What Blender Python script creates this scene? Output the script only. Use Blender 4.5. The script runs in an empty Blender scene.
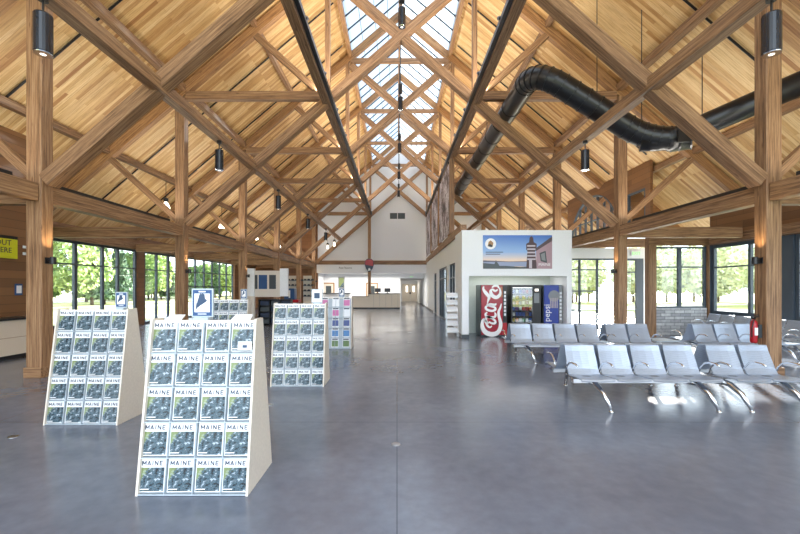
import bpy, bmesh, math, random
from mathutils import Vector, Matrix
random.seed(7)
SC = bpy.context.scene
COL = SC.collection
XC = 0.135                      # hall axis, measured from the camera
W = 7.18                        # half width between post lines
FY = [7.74 + 5.2 * k for k in range(6)]   # front faces of the six frames
ORD = ['nearest', 'second nearest', 'third', 'fourth', 'fifth', 'farthest']
NTH = ['first', 'second', 'third', 'fourth', 'fifth', 'sixth', 'seventh', 'eighth', 'ninth', 'tenth', 'eleventh', 'twelfth', 'thirteenth', 'fourteenth']

# ------------------------------------------------------------------ helpers
class MB:
    def __init__(s): s.bm = bmesh.new(); s.mi = 0
    def _f(s, vs):
        try:
            f = s.bm.faces.new(vs); f.material_index = s.mi; return f
        except ValueError: return None
    def box(s, x0, x1, y0, y1, z0, z1):
        v = [s.bm.verts.new(p) for p in ((x0,y0,z0),(x1,y0,z0),(x1,y1,z0),(x0,y1,z0),(x0,y0,z1),(x1,y0,z1),(x1,y1,z1),(x0,y1,z1))]
        for q in ((3,2,1,0),(4,5,6,7),(0,1,5,4),(1,2,6,5),(2,3,7,6),(3,0,4,7)): s._f([v[i] for i in q])
        return s
    def bar(s, a, b, w, h, up=(0,0,1)):
        a, b = Vector(a), Vector(b); x = (b-a).normalized(); u = Vector(up)
        if abs(x.dot(u)) > .98: u = Vector((0,1,0))
        y = u.cross(x).normalized(); z = x.cross(y)
        v = []
        for p in (a, b):
            for i, j in ((-1,-1),(1,-1),(1,1),(-1,1)): v.append(s.bm.verts.new(p + y*(i*w/2) + z*(j*h/2)))
        for q in ((3,2,1,0),(4,5,6,7),(0,1,5,4),(1,2,6,5),(2,3,7,6),(3,0,4,7)): s._f([v[i] for i in q])
        return s
    def prism(s, pts, ext):
        e = Vector(ext); a = [s.bm.verts.new(p) for p in pts]; b = [s.bm.verts.new(Vector(p)+e) for p in pts]
        n = len(pts); s._f(a[::-1]); s._f(b)
        for i in range(n): s._f([a[i], a[(i+1)%n], b[(i+1)%n], b[i]])
        return s
    def poly(s, pts):
        s._f([s.bm.verts.new(p) for p in pts]); return s
    def tube(s, pts, r, n=8, caps=True):
        pts = [Vector(p) for p in pts]; rings = []; ref = None
        for i, p in enumerate(pts):
            d = (pts[min(i+1,len(pts)-1)] - pts[max(i-1,0)]).normalized()
            if ref is None: ref = Vector((0,0,1)) if abs(d.z) < .9 else Vector((1,0,0))
            y = (ref - d*ref.dot(d)).normalized(); ref = y; z = d.cross(y)
            rr = r[i] if isinstance(r, (list,tuple)) else r
            rings.append([s.bm.verts.new(p + y*(rr*math.cos(2*math.pi*k/n)) + z*(rr*math.sin(2*math.pi*k/n))) for k in range(n)])
        for a, b in zip(rings, rings[1:]):
            for k in range(n): s._f([a[k], a[(k+1)%n], b[(k+1)%n], b[k]])
        if caps: s._f(rings[0][::-1]); s._f(rings[-1])
        return s
    def lathe(s, prof, c=(0,0,0), n=16):
        rings = []
        for r, z in prof:
            rings.append([s.bm.verts.new((c[0]+max(r,1e-4)*math.cos(2*math.pi*k/n), c[1]+max(r,1e-4)*math.sin(2*math.pi*k/n), c[2]+z)) for k in range(n)])
        for a, b in zip(rings, rings[1:]):
            for k in range(n): s._f([a[k], a[(k+1)%n], b[(k+1)%n], b[k]])
        s._f(rings[0][::-1]); s._f(rings[-1])
        return s
    def ribbon(s, pts, ws, M=None, th=0.004):
        """flat lettering stroke in the xz plane, extruded a little towards -y"""
        P = []; n = len(pts)
        for i in range(n-1):
            p0, p1, p2, p3 = [Vector(pts[max(0,min(n-1,j))]) for j in (i-1,i,i+1,i+2)]
            for t in (0,.25,.5,.75):
                q = .5*((2*p1)+(p2-p0)*t+(2*p0-5*p1+4*p2-p3)*t*t+(3*p1-p0-3*p2+p3)*t**3)
                P.append((q, ws[i]*(1-t)+ws[i+1]*t))
        P.append((Vector(pts[-1]), ws[-1]))
        pr = None
        for i, (q, w) in enumerate(P):
            d = (P[min(i+1,len(P)-1)][0]-P[max(i-1,0)][0]).normalized(); nn = Vector((-d.y, d.x))*(w/2)
            r = [s.bm.verts.new((q.x+sg*nn.x, -yy, q.y+sg*nn.y)) for sg in (1,-1) for yy in (0, th)]
            if pr:
                s._f([pr[1], pr[3], r[3], r[1]]); s._f([pr[0], r[0], r[2], pr[2]])
                s._f([pr[0], pr[1], r[1], r[0]]); s._f([pr[2], r[2], r[3], pr[3]])
            pr = r
        return s
    def build(s, name, mat, parent=None, bevel=0, smooth=False, local=True):
        bm = s.bm
        bmesh.ops.recalc_face_normals(bm, faces=bm.faces[:])
        if bevel: bmesh.ops.bevel(bm, geom=bm.edges[:], offset=bevel, segments=1, affect='EDGES')
        if parent is not None and not local: bmesh.ops.translate(bm, verts=bm.verts[:], vec=-parent.location)
        me = bpy.data.meshes.new(name); bm.to_mesh(me); bm.free()
        for m in (mat if isinstance(mat, (list,tuple)) else [mat]): me.materials.append(m)
        if smooth:
            for p in me.polygons: p.use_smooth = True
        o = bpy.data.objects.new(name, me); COL.objects.link(o)
        if parent is not None: o.parent = parent
        return o

def tag(o, label=None, cat=None, group=None, kind=None):
    for k, v in (('label',label),('category',cat),('group',group),('kind',kind)):
        if v: o[k] = v
    return o
def thing(name, label, cat, loc=(0,0,0), rz=0, group=None, kind=None):
    o = bpy.data.objects.new(name, None); COL.objects.link(o); o.empty_display_size = .1
    o.location = loc; o.rotation_euler = (0,0,rz)
    return tag(o, label, cat, group, kind)
def dup(o, loc=None, rz=None, label=None, parent=None):
    kids = list(o.children)
    c = o.copy(); COL.objects.link(c)
    if parent is not None: c.parent = parent
    if loc is not None: c.location = loc
    if rz is not None: c.rotation_euler = (0,0,rz)
    if label: c['label'] = label
    for k in kids: dup(k, parent=c)
    return c
def member(name, a, b, w, h, mat, parent=None, bevel=.008, up=(0,0,1)):
    """a squared timber from a to b, its grain along its own x axis"""
    a, b = Vector(a), Vector(b); L = (b-a).length; x = (b-a).normalized(); u = Vector(up)
    if abs(x.dot(u)) > .98: u = Vector((0,1,0))
    y = u.cross(x).normalized(); z = x.cross(y)
    m = MB(); m.box(-L/2, L/2, -w/2, w/2, -h/2, h/2); o = m.build(name, mat, None, bevel)
    M = Matrix((x, y, z)).transposed().to_4x4(); M.translation = (a+b)/2 - (parent.location if parent else Vector())
    o.matrix_basis = M
    if parent: o.parent = parent
    return o
def text(name, body, size, mat, parent, loc, rot=(math.pi/2,0,0), align='CENTER', ext=.002, sx=1, label=None):
    cu = bpy.data.curves.new(name+'_curve', 'FONT'); cu.body = body; cu.size = size; cu.align_x = align; cu.align_y = 'CENTER'; cu.extrude = ext; cu.resolution_u = 2
    t = bpy.data.objects.new(name+'_curve', cu); COL.objects.link(t)
    bpy.context.view_layer.update()
    me = bpy.data.meshes.new_from_object(t.evaluated_get(bpy.context.evaluated_depsgraph_get())); me.name = name
    bpy.data.objects.remove(t); bpy.data.curves.remove(cu)
    me.materials.clear(); me.materials.append(mat)
    o = bpy.data.objects.new(name, me); COL.objects.link(o); o.parent = parent; o.location = loc; o.rotation_euler = rot; o.scale = (sx,1,1)
    if label: o['label'] = label
    return o

# ------------------------------------------------------------------ materials
def lin(r, g, b):
    f = lambda c: (c/255/12.92) if c/255 <= .04045 else ((c/255+.055)/1.055)**2.4
    return (f(r), f(g), f(b), 1)
class N:
    def __init__(s, name):
        s.m = bpy.data.materials.new(name); s.m.use_nodes = True; s.t = s.m.node_tree; s.b = s.t.nodes['Principled BSDF']; s.out = s.t.nodes['Material Output']
    def n(s, typ, **kw):
        x = s.t.nodes.new(typ)
        for k, v in kw.items():
            if k in x.inputs: x.inputs[k].default_value = v
            else: setattr(x, k, v)
        return x
    def l(s, a, b): s.t.links.new(a, b)
    def ramp(s, stops, src, interp='LINEAR'):
        r = s.n('ShaderNodeValToRGB'); e = r.color_ramp.elements; r.color_ramp.interpolation = interp
        while len(e) < len(stops): e.new(.5)
        for x, (p, c) in zip(e, stops): x.position = p; x.color = c
        s.l(src, r.inputs[0]); return r.outputs[0]
    def coords(s, scale, kind='Object', rot=(0,0,0)):
        tc = s.n('ShaderNodeTexCoord'); mp = s.n('ShaderNodeMapping'); mp.inputs['Scale'].default_value = scale; mp.inputs['Rotation'].default_value = rot
        s.l(tc.outputs[kind], mp.inputs[0]); return mp.outputs[0]
    def noise(s, vec, scale=5, detail=3, rough=.5):
        x = s.n('ShaderNodeTexNoise', Scale=scale, Detail=detail, Roughness=rough); s.l(vec, x.inputs['Vector']); return x.outputs['Fac']
    def bump(s, h, strength=.2, dist=.01):
        x = s.n('ShaderNodeBump', Strength=strength, Distance=dist); s.l(h, x.inputs['Height']); s.l(x.outputs[0], s.b.inputs['Normal'])
def plain(name, col, rough=.5, metal=0, spec=.5):
    k = N(name); k.b.inputs['Base Color'].default_value = col; k.b.inputs['Roughness'].default_value = rough; k.b.inputs['Metallic'].default_value = metal
    k.b.inputs['Specular IOR Level'].default_value = spec
    v = k.coords((1,1,1)); f = k.noise(v, 40, 2)
    d = tuple(c*.9 for c in col[:3])+(1,)
    k.l(k.ramp([(.3,d),(.7,col)], f), k.b.inputs['Base Color'])
    return k.m
def emit(name, col, st):
    k = N(name); k.b.inputs['Base Color'].default_value = col; k.b.inputs['Emission Color'].default_value = col; k.b.inputs['Emission Strength'].default_value = st; return k.m
def timber(name, c0, c1, c2):
    k = N(name); v = k.coords((.4,11,11)); oi = k.n('ShaderNodeObjectInfo')
    ad = k.n('ShaderNodeVectorMath', operation='ADD'); cb = k.n('ShaderNodeCombineXYZ'); mu = k.n('ShaderNodeMath', operation='MULTIPLY'); mu.inputs[1].default_value = 37
    k.l(oi.outputs['Random'], mu.inputs[0])
    for i in range(3): k.l(mu.outputs[0], cb.inputs[i])
    k.l(v, ad.inputs[0]); k.l(cb.outputs[0], ad.inputs[1])
    f = k.noise(ad.outputs[0], 3.0, 6, .7)
    c = k.ramp([(.34,c0),(.48,c1),(.64,c2)], f)
    hs = k.n('ShaderNodeHueSaturation'); mr = k.n('ShaderNodeMapRange'); mr.inputs['To Min'].default_value = .82; mr.inputs['To Max'].default_value = 1.15
    k.l(oi.outputs['Random'], mr.inputs['Value']); k.l(mr.outputs[0], hs.inputs['Value']); k.l(c, hs.inputs['Color'])
    # knots
    vo = k.n('ShaderNodeTexVoronoi', Scale=1.0); v2 = k.coords((1.6,7,7)); k.l(v2, vo.inputs['Vector'])
    kn = k.ramp([(0,(.25,.18,.14,1)),(.07,(.5,.42,.36,1)),(.12,(1,1,1,1))], vo.outputs['Distance'])
    mx = k.n('ShaderNodeMix', data_type='RGBA', blend_type='MULTIPLY'); mx.inputs[0].default_value = .8
    k.l(hs.outputs[0], mx.inputs[6]); k.l(kn, mx.inputs[7]); k.l(mx.outputs[2], k.b.inputs['Base Color'])
    k.b.inputs['Roughness'].default_value = .55; k.bump(f, .15, .004)
    return k.m
M = {}
M['timber'] = timber('fir_timber', lin(92,66,46), lin(139,104,73), lin(172,137,102))
M['rafter'] = timber('fir_rafter', lin(106,74,46), lin(148,108,70), lin(180,138,92))
def planks():
    k = N('ceiling_planks'); v = k.coords((1,1,1))
    br = k.n('ShaderNodeTexBrick', offset=.37, offset_frequency=3, squash=1); k.l(v, br.inputs['Vector'])
    for a, b in (('Scale',1),('Mortar Size',.004),('Mortar Smooth',.1),('Bias',0),('Brick Width',2.6),('Row Height',.11)): br.inputs[a].default_value = b
    br.inputs['Color1'].default_value = (0,0,0,1); br.inputs['Color2'].default_value = (1,1,1,1); br.inputs['Mortar'].default_value = (.2,.2,.2,1)
    c = k.ramp([(0,lin(176,126,74)),(.15,lin(208,164,106)),(.5,lin(228,192,134)),(.85,lin(238,208,154)),(1,lin(196,146,88))], br.outputs['Color'])
    g = k.noise(k.coords((.7,16,.7)), 2.5, 5, .65); gr = k.ramp([(.36,(.66,.55,.45,1)),(.52,(1,1,1,1))], g)
    mx = k.n('ShaderNodeMix', data_type='RGBA', blend_type='MULTIPLY'); mx.inputs[0].default_value = .8
    k.l(c, mx.inputs[6]); k.l(gr, mx.inputs[7]); k.l(mx.outputs[2], k.b.inputs['Base Color'])
    k.b.inputs['Roughness'].default_value = .5
    return k.m
M['planks'] = planks()
def boards(name, axis, c0, c1, row=.14):
    k = N(name); rot = (math.pi/2,0,0) if axis == 'xz' else (math.pi/2,0,math.pi/2)
    tc = k.n('ShaderNodeTexCoord'); sp = k.n('ShaderNodeSeparateXYZ'); cb = k.n('ShaderNodeCombineXYZ'); k.l(tc.outputs['Object'], sp.inputs[0])
    k.l(sp.outputs[0 if axis == 'xz' else 1], cb.inputs[0]); k.l(sp.outputs[2], cb.inputs[1])
    br = k.n('ShaderNodeTexBrick'); k.l(cb.outputs[0], br.inputs['Vector'])
    for a, b in (('Scale',1),('Mortar Size',.004),('Brick Width',2.2),('Row Height',row)): br.inputs[a].default_value = b
    br.inputs['Color1'].default_value = c0; br.inputs['Color2'].default_value = c1; br.inputs['Mortar'].default_value = tuple(x*.35 for x in c0[:3])+(1,)
    k.l(br.outputs[0], k.b.inputs['Base Color']); k.b.inputs['Roughness'].default_value = .5
    return k.m
M['wallwood_y'] = boards('wood_wall_boards', 'yz', lin(112,78,50), lin(138,98,62), .22)
M['wallwood_x'] = boards('wood_wall_boards_across', 'xz', lin(122,80,48), lin(146,100,60), .3)
def concrete():
    k = N('polished_concrete'); v = k.coords((1,1,1)); a = k.noise(v, .5, 5, .6); b = k.noise(v, 7, 4, .6)
    c = k.ramp([(.3,lin(96,102,116)),(.55,lin(110,117,132)),(.75,lin(124,131,146))], a)
    d = k.ramp([(.3,(.86,.86,.86,1)),(.7,(1.05,1.05,1.05,1))], b)
    mx = k.n('ShaderNodeMix', data_type='RGBA', blend_type='MULTIPLY'); mx.inputs[0].default_value = 1; k.l(c, mx.inputs[6]); k.l(d, mx.inputs[7])
    br = k.n('ShaderNodeTexBrick', offset=0); k.l(k.coords((1,1,1)), br.inputs['Vector'])
    for p, q in (('Scale',1),('Mortar Size',.006),('Brick Width',5.2),('Row Height',5.2)): br.inputs[p].default_value = q
    br.inputs['Color1'].default_value = br.inputs['Color2'].default_value = (1,1,1,1); br.inputs['Mortar'].default_value = (.55,.55,.55,1)
    m2 = k.n('ShaderNodeMix', data_type='RGBA', blend_type='MULTIPLY'); m2.inputs[0].default_value = 1; k.l(mx.outputs[2], m2.inputs[6]); k.l(br.outputs[0], m2.inputs[7])
    k.l(m2.outputs[2], k.b.inputs['Base Color'])
    r = k.n('ShaderNodeMapRange'); r.inputs['To Min'].default_value = .13; r.inputs['To Max'].default_value = .3; k.l(a, r.inputs['Value']); k.l(r.outputs[0], k.b.inputs['Roughness'])
    k.b.inputs['Specular IOR Level'].default_value = .6
    return k.m
M['concrete'] = concrete()
M['white'] = plain('white_paint', lin(240,243,246), .6)
M['offwhite'] = plain('off_white_paint', lin(232,235,240), .6)
M['pale_green'] = plain('pale_recess_paint', lin(214,222,214), .6)
M['dark_frame'] = plain('dark_window_frame', lin(66,78,90), .4)
M['black'] = plain('black_metal', lin(28,29,32), .35)
M['duct'] = plain('black_duct_paint', lin(26,27,30), .32)
M['lamp_black'] = plain('blue_black_lamp_enamel', lin(26,34,46), .25)
M['steel'] = plain('brushed_steel', lin(205,208,212), .28, 1)
M['chrome'] = plain('chrome', lin(225,226,228), .12, 1)
M['ply'] = plain('birch_plywood', lin(224,215,202), .5)
M['rackface'] = plain('rack_face_board', lin(168,180,190), .5)
M['acrylic'] = plain('frosted_acrylic', lin(178,190,200), .15)
M['paper'] = plain('white_cover_paper', lin(240,242,244), .4)
M['navy'] = plain('navy_ink', lin(28,44,70), .4)
M['blue'] = plain('sign_blue', lin(38,78,128), .4)
M['mapblue'] = plain('map_dark_blue', lin(50,74,104), .5)
M['red'] = plain('red_enamel', lin(176,26,38), .3)
M['vred'] = plain('vending_red_panel', lin(160,20,44), .25)
M['vwhite'] = plain('lettering_white', lin(244,244,244), .35)
M['vblue'] = plain('vending_blue_panel', lin(26,56,150), .25)
M['grey'] = plain('dark_grey_panel', lin(64,72,76), .35)
M['midgrey'] = plain('mid_grey', lin(130,134,138), .4)
M['counterwood'] = plain('pale_maple', lin(232,220,202), .45)
M['yellow'] = plain('yellow_sign', lin(214,212,34), .5)
M['brownframe'] = plain('oak_door_frame', lin(164,122,76), .5)
M['greenexit'] = emit('exit_green', lin(120,225,110), .9)
M['lampglow'] = emit('warm_lamp_glass', lin(255,240,214), 6)
M['lampdim'] = emit('lamp_reflector_glow', lin(255,246,232), 1.6)
M['seat'] = (lambda k: k.m)(N('perforated_seat_steel'))
def seatmat():
    k = N('perforated_grey_seat'); v = k.coords((1,1,1)); vo = k.n('ShaderNodeTexVoronoi', Scale=70, Randomness=0); k.l(v, vo.inputs['Vector'])
    k.l(k.ramp([(.18,lin(112,122,136)),(.3,lin(164,175,192))], vo.outputs['Distance']), k.b.inputs['Base Color'])
    k.b.inputs['Roughness'].default_value = .34; k.b.inputs['Metallic'].default_value = .45
    return k.m
bpy.data.materials.remove(M['seat']); M['seat'] = seatmat()
def cover():
    k = N('rock_and_moss_cover_photo'); v = k.coords((1,1,1.25))
    f = k.noise(v, 20, 6, .68); c = k.ramp([(.36,lin(8,12,16)),(.45,lin(26,42,50)),(.51,lin(78,104,118)),(.55,lin(34,52,58)),(.62,lin(186,202,216))], f)
    g = k.noise(v, 9, 3, .6); tc = k.n('ShaderNodeTexCoord'); sp = k.n('ShaderNodeSeparateXYZ'); k.l(tc.outputs['Object'], sp.inputs[0])
    mu = k.n('ShaderNodeMath', operation='MULTIPLY_ADD'); mu.inputs[1].default_value = -1.8; k.l(sp.outputs[0], mu.inputs[0]); m2 = k.n('ShaderNodeMath', operation='MULTIPLY_ADD'); m2.inputs[1].default_value = 1.6; k.l(sp.outputs[2], m2.inputs[0]); k.l(g, m2.inputs[2]); k.l(m2.outputs[0], mu.inputs[2])
    gm = k.ramp([(.84,(0,0,0,1)),(.98,(.8,.8,.8,1))], mu.outputs[0])
    mx = k.n('ShaderNodeMix', data_type='RGBA'); k.l(gm, mx.inputs[0]); k.l(c, mx.inputs[6]); mx.inputs[7].default_value = lin(128,142,84)
    k.l(mx.outputs[2], k.b.inputs['Base Color']); k.b.inputs['Roughness'].default_value = .25
    return k.m
M['cover'] = cover()
def birch():
    k = N('birch_bark_print'); f = k.noise(k.coords((1,.9,.6)), 1.5, 6, .7); g = k.noise(k.coords((1,1.2,5)), 2.0, 3)
    c = k.ramp([(.40,lin(34,26,28)),(.46,lin(112,88,84)),(.50,lin(196,186,196)),(.60,lin(236,234,242)),(.66,lin(150,128,124)),(.74,lin(226,220,228))], f)
    d = k.ramp([(.38,(.2,.17,.17,1)),(.46,(1,1,1,1))], g)
    mx = k.n('ShaderNodeMix', data_type='RGBA', blend_type='MULTIPLY'); mx.inputs[0].default_value = .75; k.l(c, mx.inputs[6]); k.l(d, mx.inputs[7])
    k.l(mx.outputs[2], k.b.inputs['Base Color']); return k.m
M['birch'] = birch()
def stone():
    k = N('grey_ledge_stone'); tc = k.n('ShaderNodeTexCoord'); sp = k.n('ShaderNodeSeparateXYZ'); cb = k.n('ShaderNodeCombineXYZ'); ad = k.n('ShaderNodeMath', operation='ADD')
    k.l(tc.outputs['Object'], sp.inputs[0]); k.l(sp.outputs[0], ad.inputs[0]); k.l(sp.outputs[1], ad.inputs[1]); k.l(ad.outputs[0], cb.inputs[0]); k.l(sp.outputs[2], cb.inputs[1])
    br = k.n('ShaderNodeTexBrick', offset=.4); k.l(cb.outputs[0], br.inputs['Vector'])
    for a, b in (('Scale',1),('Mortar Size',.008),('Brick Width',.36),('Row Height',.115)): br.inputs[a].default_value = b
    br.inputs['Color1'].default_value = lin(150,152,156); br.inputs['Color2'].default_value = lin(205,206,206); br.inputs['Mortar'].default_value = lin(110,112,114)
    f = k.noise(tc.outputs['Object'], 9, 4); mx = k.n('ShaderNodeMix', data_type='RGBA', blend_type='MULTIPLY'); mx.inputs[0].default_value = .6
    k.l(br.outputs[0], mx.inputs[6]); k.l(k.ramp([(.3,(.6,.6,.62,1)),(.6,(1,1,1,1))], f), mx.inputs[7]); k.l(mx.outputs[2], k.b.inputs['Base Color'])
    k.b.inputs['Roughness'].default_value = .8; k.bump(br.outputs['Fac'], -.5, .01); return k.m
M['stone'] = stone()
def glass(name, tint, gl=.05, rough=.02):
    k = N(name); k.t.nodes.remove(k.b); t = k.n('ShaderNodeBsdfTransparent'); t.inputs[0].default_value = tint; g = k.n('ShaderNodeBsdfGlossy'); g.inputs['Roughness'].default_value = rough
    m = k.n('ShaderNodeMixShader'); m.inputs[0].default_value = gl; k.l(t.outputs[0], m.inputs[1]); k.l(g.outputs[0], m.inputs[2]); k.l(m.outputs[0], k.out.inputs[0]); return k.m
M['glass'] = glass('clear_window_glass', (.96,.98,.98,1))
M['vglass'] = glass('vending_glass', (.85,.88,.88,1), .1)
def skyglaze():
    k = N('translucent_skylight_glazing'); k.t.nodes.remove(k.b); t = k.n('ShaderNodeBsdfTransparent'); t.inputs[0].default_value = (.40,.43,.46,1); d = k.n('ShaderNodeBsdfTranslucent'); d.inputs[0].default_value = (.62,.66,.71,1)
    m = k.n('ShaderNodeMixShader'); m.inputs[0].default_value = .6; k.l(t.outputs[0], m.inputs[1]); k.l(d.outputs[0], m.inputs[2]); k.l(m.outputs[0], k.out.inputs[0]); return k.m
M['skyglaze'] = skyglaze()
def foliage(name, a, b):
    k = N(name); f = k.noise(k.coords((1,1,1)), 1.3, 3); k.l(k.ramp([(.35,a),(.65,b)], f), k.b.inputs['Base Color']); k.b.inputs['Roughness'].default_value = .7; return k.m
M['leaf'] = [foliage('leaf_deep_green', lin(84,112,72), lin(142,168,104)), foliage('leaf_bright_green', lin(120,148,84), lin(182,196,124)), foliage('spruce_green', lin(66,96,76), lin(112,138,100))]
M['leaf'].append(foliage('leaf_glare_pale', lin(176,186,146), lin(222,224,190)))  # leaf colour lightened to imitate overexposed glare through the right windows
M['bark'] = plain('tree_bark', lin(92,76,62), .9)
def ground():
    k = N('grass_and_gravel'); f = k.noise(k.coords((1,1,1)), .12, 4); k.l(k.ramp([(.42,lin(140,150,84)),(.52,lin(186,182,122)),(.6,lin(200,198,190))], f), k.b.inputs['Base Color']); k.b.inputs['Roughness'].default_value = .9; return k.m
M['ground'] = ground()

# ------------------------------------------------------------------ shell
RZ = lambda x: 14.2 - .85*abs(x)       # rafter centre height over the hall axis
PZ = lambda x: RZ(x) + .26             # underside of the planks
Y0, Y1 = -3.0, 34.8
XL, XR = -12.3 + 0, 11.5
def struct(o): o['kind'] = 'structure'; return o
struct(MB().box(-13.5, 13.5, -6, 52, -.2, 0).build('floor', M['concrete']))
struct(MB().box(-140, 140, -60, 160, -.4, -.21).build('ground', M['ground']))

def roof(side, xo, holes=()):
    m = MB(); xs = [2.3, 9.35, xo]; ys = [Y0, 17.05, 22.1, Y1]
    for i in range(2):
        for j in range(3):
            if (i, j) in holes: continue
            a, b = xs[i], xs[i+1]
            p = [(side*a+XC, ys[j], PZ(a)), (side*b+XC, ys[j], PZ(b)), (side*b+XC, ys[j+1], PZ(b)), (side*a+XC, ys[j+1], PZ(a))]
            m.prism(p, (0,0,.12))
    return struct(m.build('ceiling', M['planks']))
roof(-1, 12.9); roof(1, 12.2, holes=((1,1),))

# skylight along the ridge
sk = thing('skylight', 'long translucent white ridge skylight above the crossing timbers', 'skylight', (XC,0,0), kind='structure')
m = MB()
for s in (-1,1): m.prism([(s*2.3,Y0,PZ(2.3)+.1),(0,Y0,PZ(0)+.1),(0,Y1,PZ(0)+.1),(s*2.3,Y1,PZ(2.3)+.1)], (0,0,.03))
m.build('glazing', M['skyglaze'], sk)
m = MB()
for s in (-1,1):
    y = Y0
    while y < Y1:
        m.bar((s*2.3,y,PZ(2.3)+.07),(0,y,PZ(0)+.07),.038,.06); y += 5.2/6
    for q in (.55,1.1,1.7): m.bar((s*q,Y0,PZ(q)+.09),(s*q,Y1,PZ(q)+.09),.02,.03)
m.build('glazing_bars', M['grey'], sk)
m = MB()
for s in (-1,1): m.bar((s*2.3,Y0,PZ(2.3)+.08),(s*2.3,Y1,PZ(2.3)+.08),.05,.42)
m.build('curb', M['white'], sk)

# ------------------------------------------------------------------ timber frames
def make_truss(k, xl=12.02, xr=11.1):
    yc = FY[k] + .15
    t = thing('timber_truss', f'{ORD[k]} scissor truss of crossed fir timbers spanning the hall' + (' before the white gable' if k == 5 else ''), 'truss', (XC, yc, 3.5), group='scissor trusses over the hall')
    P = lambda x, z, dy=0: (XC+x, yc+dy, z)
    for s in (-1,1):
        cw = .29 if s < 0 else .28
        member('scissor_chord', P(s*7.0,9.94-.873*7.0), P(-s*2.22, 9.94+.873*2.22), cw, .27, M['timber'], t)
        xo = (xl if k else 9.98) if s < 0 else xr
        if s > 0 and k == 2: xo = 9.2
        member('rafter', P(s*xo,RZ(xo)), P(s*.02,RZ(.02)), .2 if s < 0 else .196, .3, M['rafter'], t)
        member('tie_beam', P(s*7.02,8.0), P(s*2.42,8.0), .2, .27, M['timber'], t)
        member('queen_strut', P(s*2.4,8.0), P(s*2.4,12.0), .16, .16, M['timber'], t)
        member('brace', P(s*2.6,8.05), P(s*4.76,10.0), .16, .2, M['timber'], t)
        member('outer_brace', P(s*7.3,3.95), P(s*9.5,5.95), .15, .18, M['timber'], t)
        xo = (xl if k else 9.98) if s < 0 else xr
        if s > 0 and k >= 2: xo = 9.1
        member('outer_tie', P(s*7.33,3.55), P(s*xo,3.55), .2, .34, M['timber'], t)
    member('collar_tie', P(-2.25,12.1), P(2.25,12.1), .15, .22, M['timber'], t)
    return t
for k in range(6): make_truss(k)
def make_post(k, s, zt=7.95):
    side = 'left' if s < 0 else 'right'
    x, y = XC+s*W, FY[k]+.15
    p = thing('timber_post', f'{ORD[k]} square fir post in the {side} row', 'post', (x,y,0), group='fir posts along the hall')
    member('shaft', (x,y,0.0), (x,y,zt), .3, .28, M['timber'], p, bevel=.012)
    m = MB()
    m.box(-.17,.17,-.17,-.14,0,.2).box(-.17,.17,.14,.17,0,.2).box(-.17,-.14,-.14,.14,0,.2).box(.14,.17,-.14,.14,0,.2)
    m.build('plinth', M['timber'], p)
    return p
for k in range(6):
    for s in (-1,1): make_post(k, s)
x, y = XC-2.47, FY[5]+.15
p = thing('timber_post', 'slender fir post rising beside the service counter to the truss', 'post', (x,y,0))
member('shaft', (x,y,0), (x,y,7.7), .25, .2, M['timber'], p)

def longbeam(name, xz, w, h, label, ya=Y0, yb=FY[5]+.3, mat='timber', cat='beam', group=None):
    o = member(name, (XC+xz[0],ya,xz[1]), (XC+xz[0],yb,xz[1]), w, h, M[mat], None)
    return tag(o, label, cat, group)
for s, sd in ((-1,'left'),(1,'right')):
    longbeam('purlin', (s*4.82,5.70), .22, .24, f'{sd} timber beam carrying the row of black cylinder lamps')
    longbeam('ridge_side_beam', (s*2.43,7.82), .24, .27, f'{sd} dark-edged beam running below the skylight edge with black light strip')
    longbeam('roof_purlin', (s*7.1,8.25), .2, .22, f'{sd} purlin at the tops of the posts under the plank ceiling')
    longbeam('roof_purlin', (s*4.76,10.3), .15, .2, f'{sd} purlin halfway up the plank ceiling where the braces meet')
    longbeam('roof_purlin', (s*9.55,6.2), .18, .2, f'{sd} low purlin under the plank ceiling beyond the posts')
    longbeam('skylight_purlin', (s*2.26,12.33), .16, .24, f'{sd} purlin edging the ridge skylight', mat='rafter')
    for k in range(-1,5):
        ya = FY[k]+.31 if k >= 0 else Y0
        nm = f'timber beam between {ORD[k]} and {ORD[k+1]} {sd} posts' if k >= 0 else f'timber beam running from the {sd} edge of the view to the nearest {sd} post'
        tag(member('side_beam', (XC+s*W,ya,3.6), (XC+s*W,FY[k+1]-.01,3.6), .24, .34, M['timber']), nm, 'beam', 'side beams linking the posts')
        u = thing('uplight_strip', f'black linear uplight on the {sd} side beam, {NTH[k+1]} from the camera', 'lamp', (XC+s*(W+.2), (ya+FY[k+1])/2, 3.77), group='linear uplights on the side beams')
        L = (FY[k+1]-ya)/2-.25
        m = MB().box(-.05,.05,-L,L,.06,.15); m.build('housing', M['black'], u, .005)
        for q in (-.8,0,.8): MB().box(min(0,-s*.12),max(0,-s*.12),q*L-.03,q*L+.03,.02,.06).build('bracket', M['black'], u)
longbeam('ridge_beam', (0,13.95), .14, .26, 'slim beam along the very top of the skylight', mat='rafter')
for s, sd in ((-1,'left'),(1,'right')):
    u = thing('light_strip', f'long black light track fixed along the {sd} beam below the skylight', 'lamp', (XC+s*2.24, 15, 7.74))
    MB().box(-.045,.055,-15,18,0,.12).build('track', M['black'], u)
    for i in range(14): MB().tube([(s*-.02,-13+2.35*i,.1),(s*-.03,-12.85+2.35*i,.2)], .05, 8).build('spot_head', M['black'], u)

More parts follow.
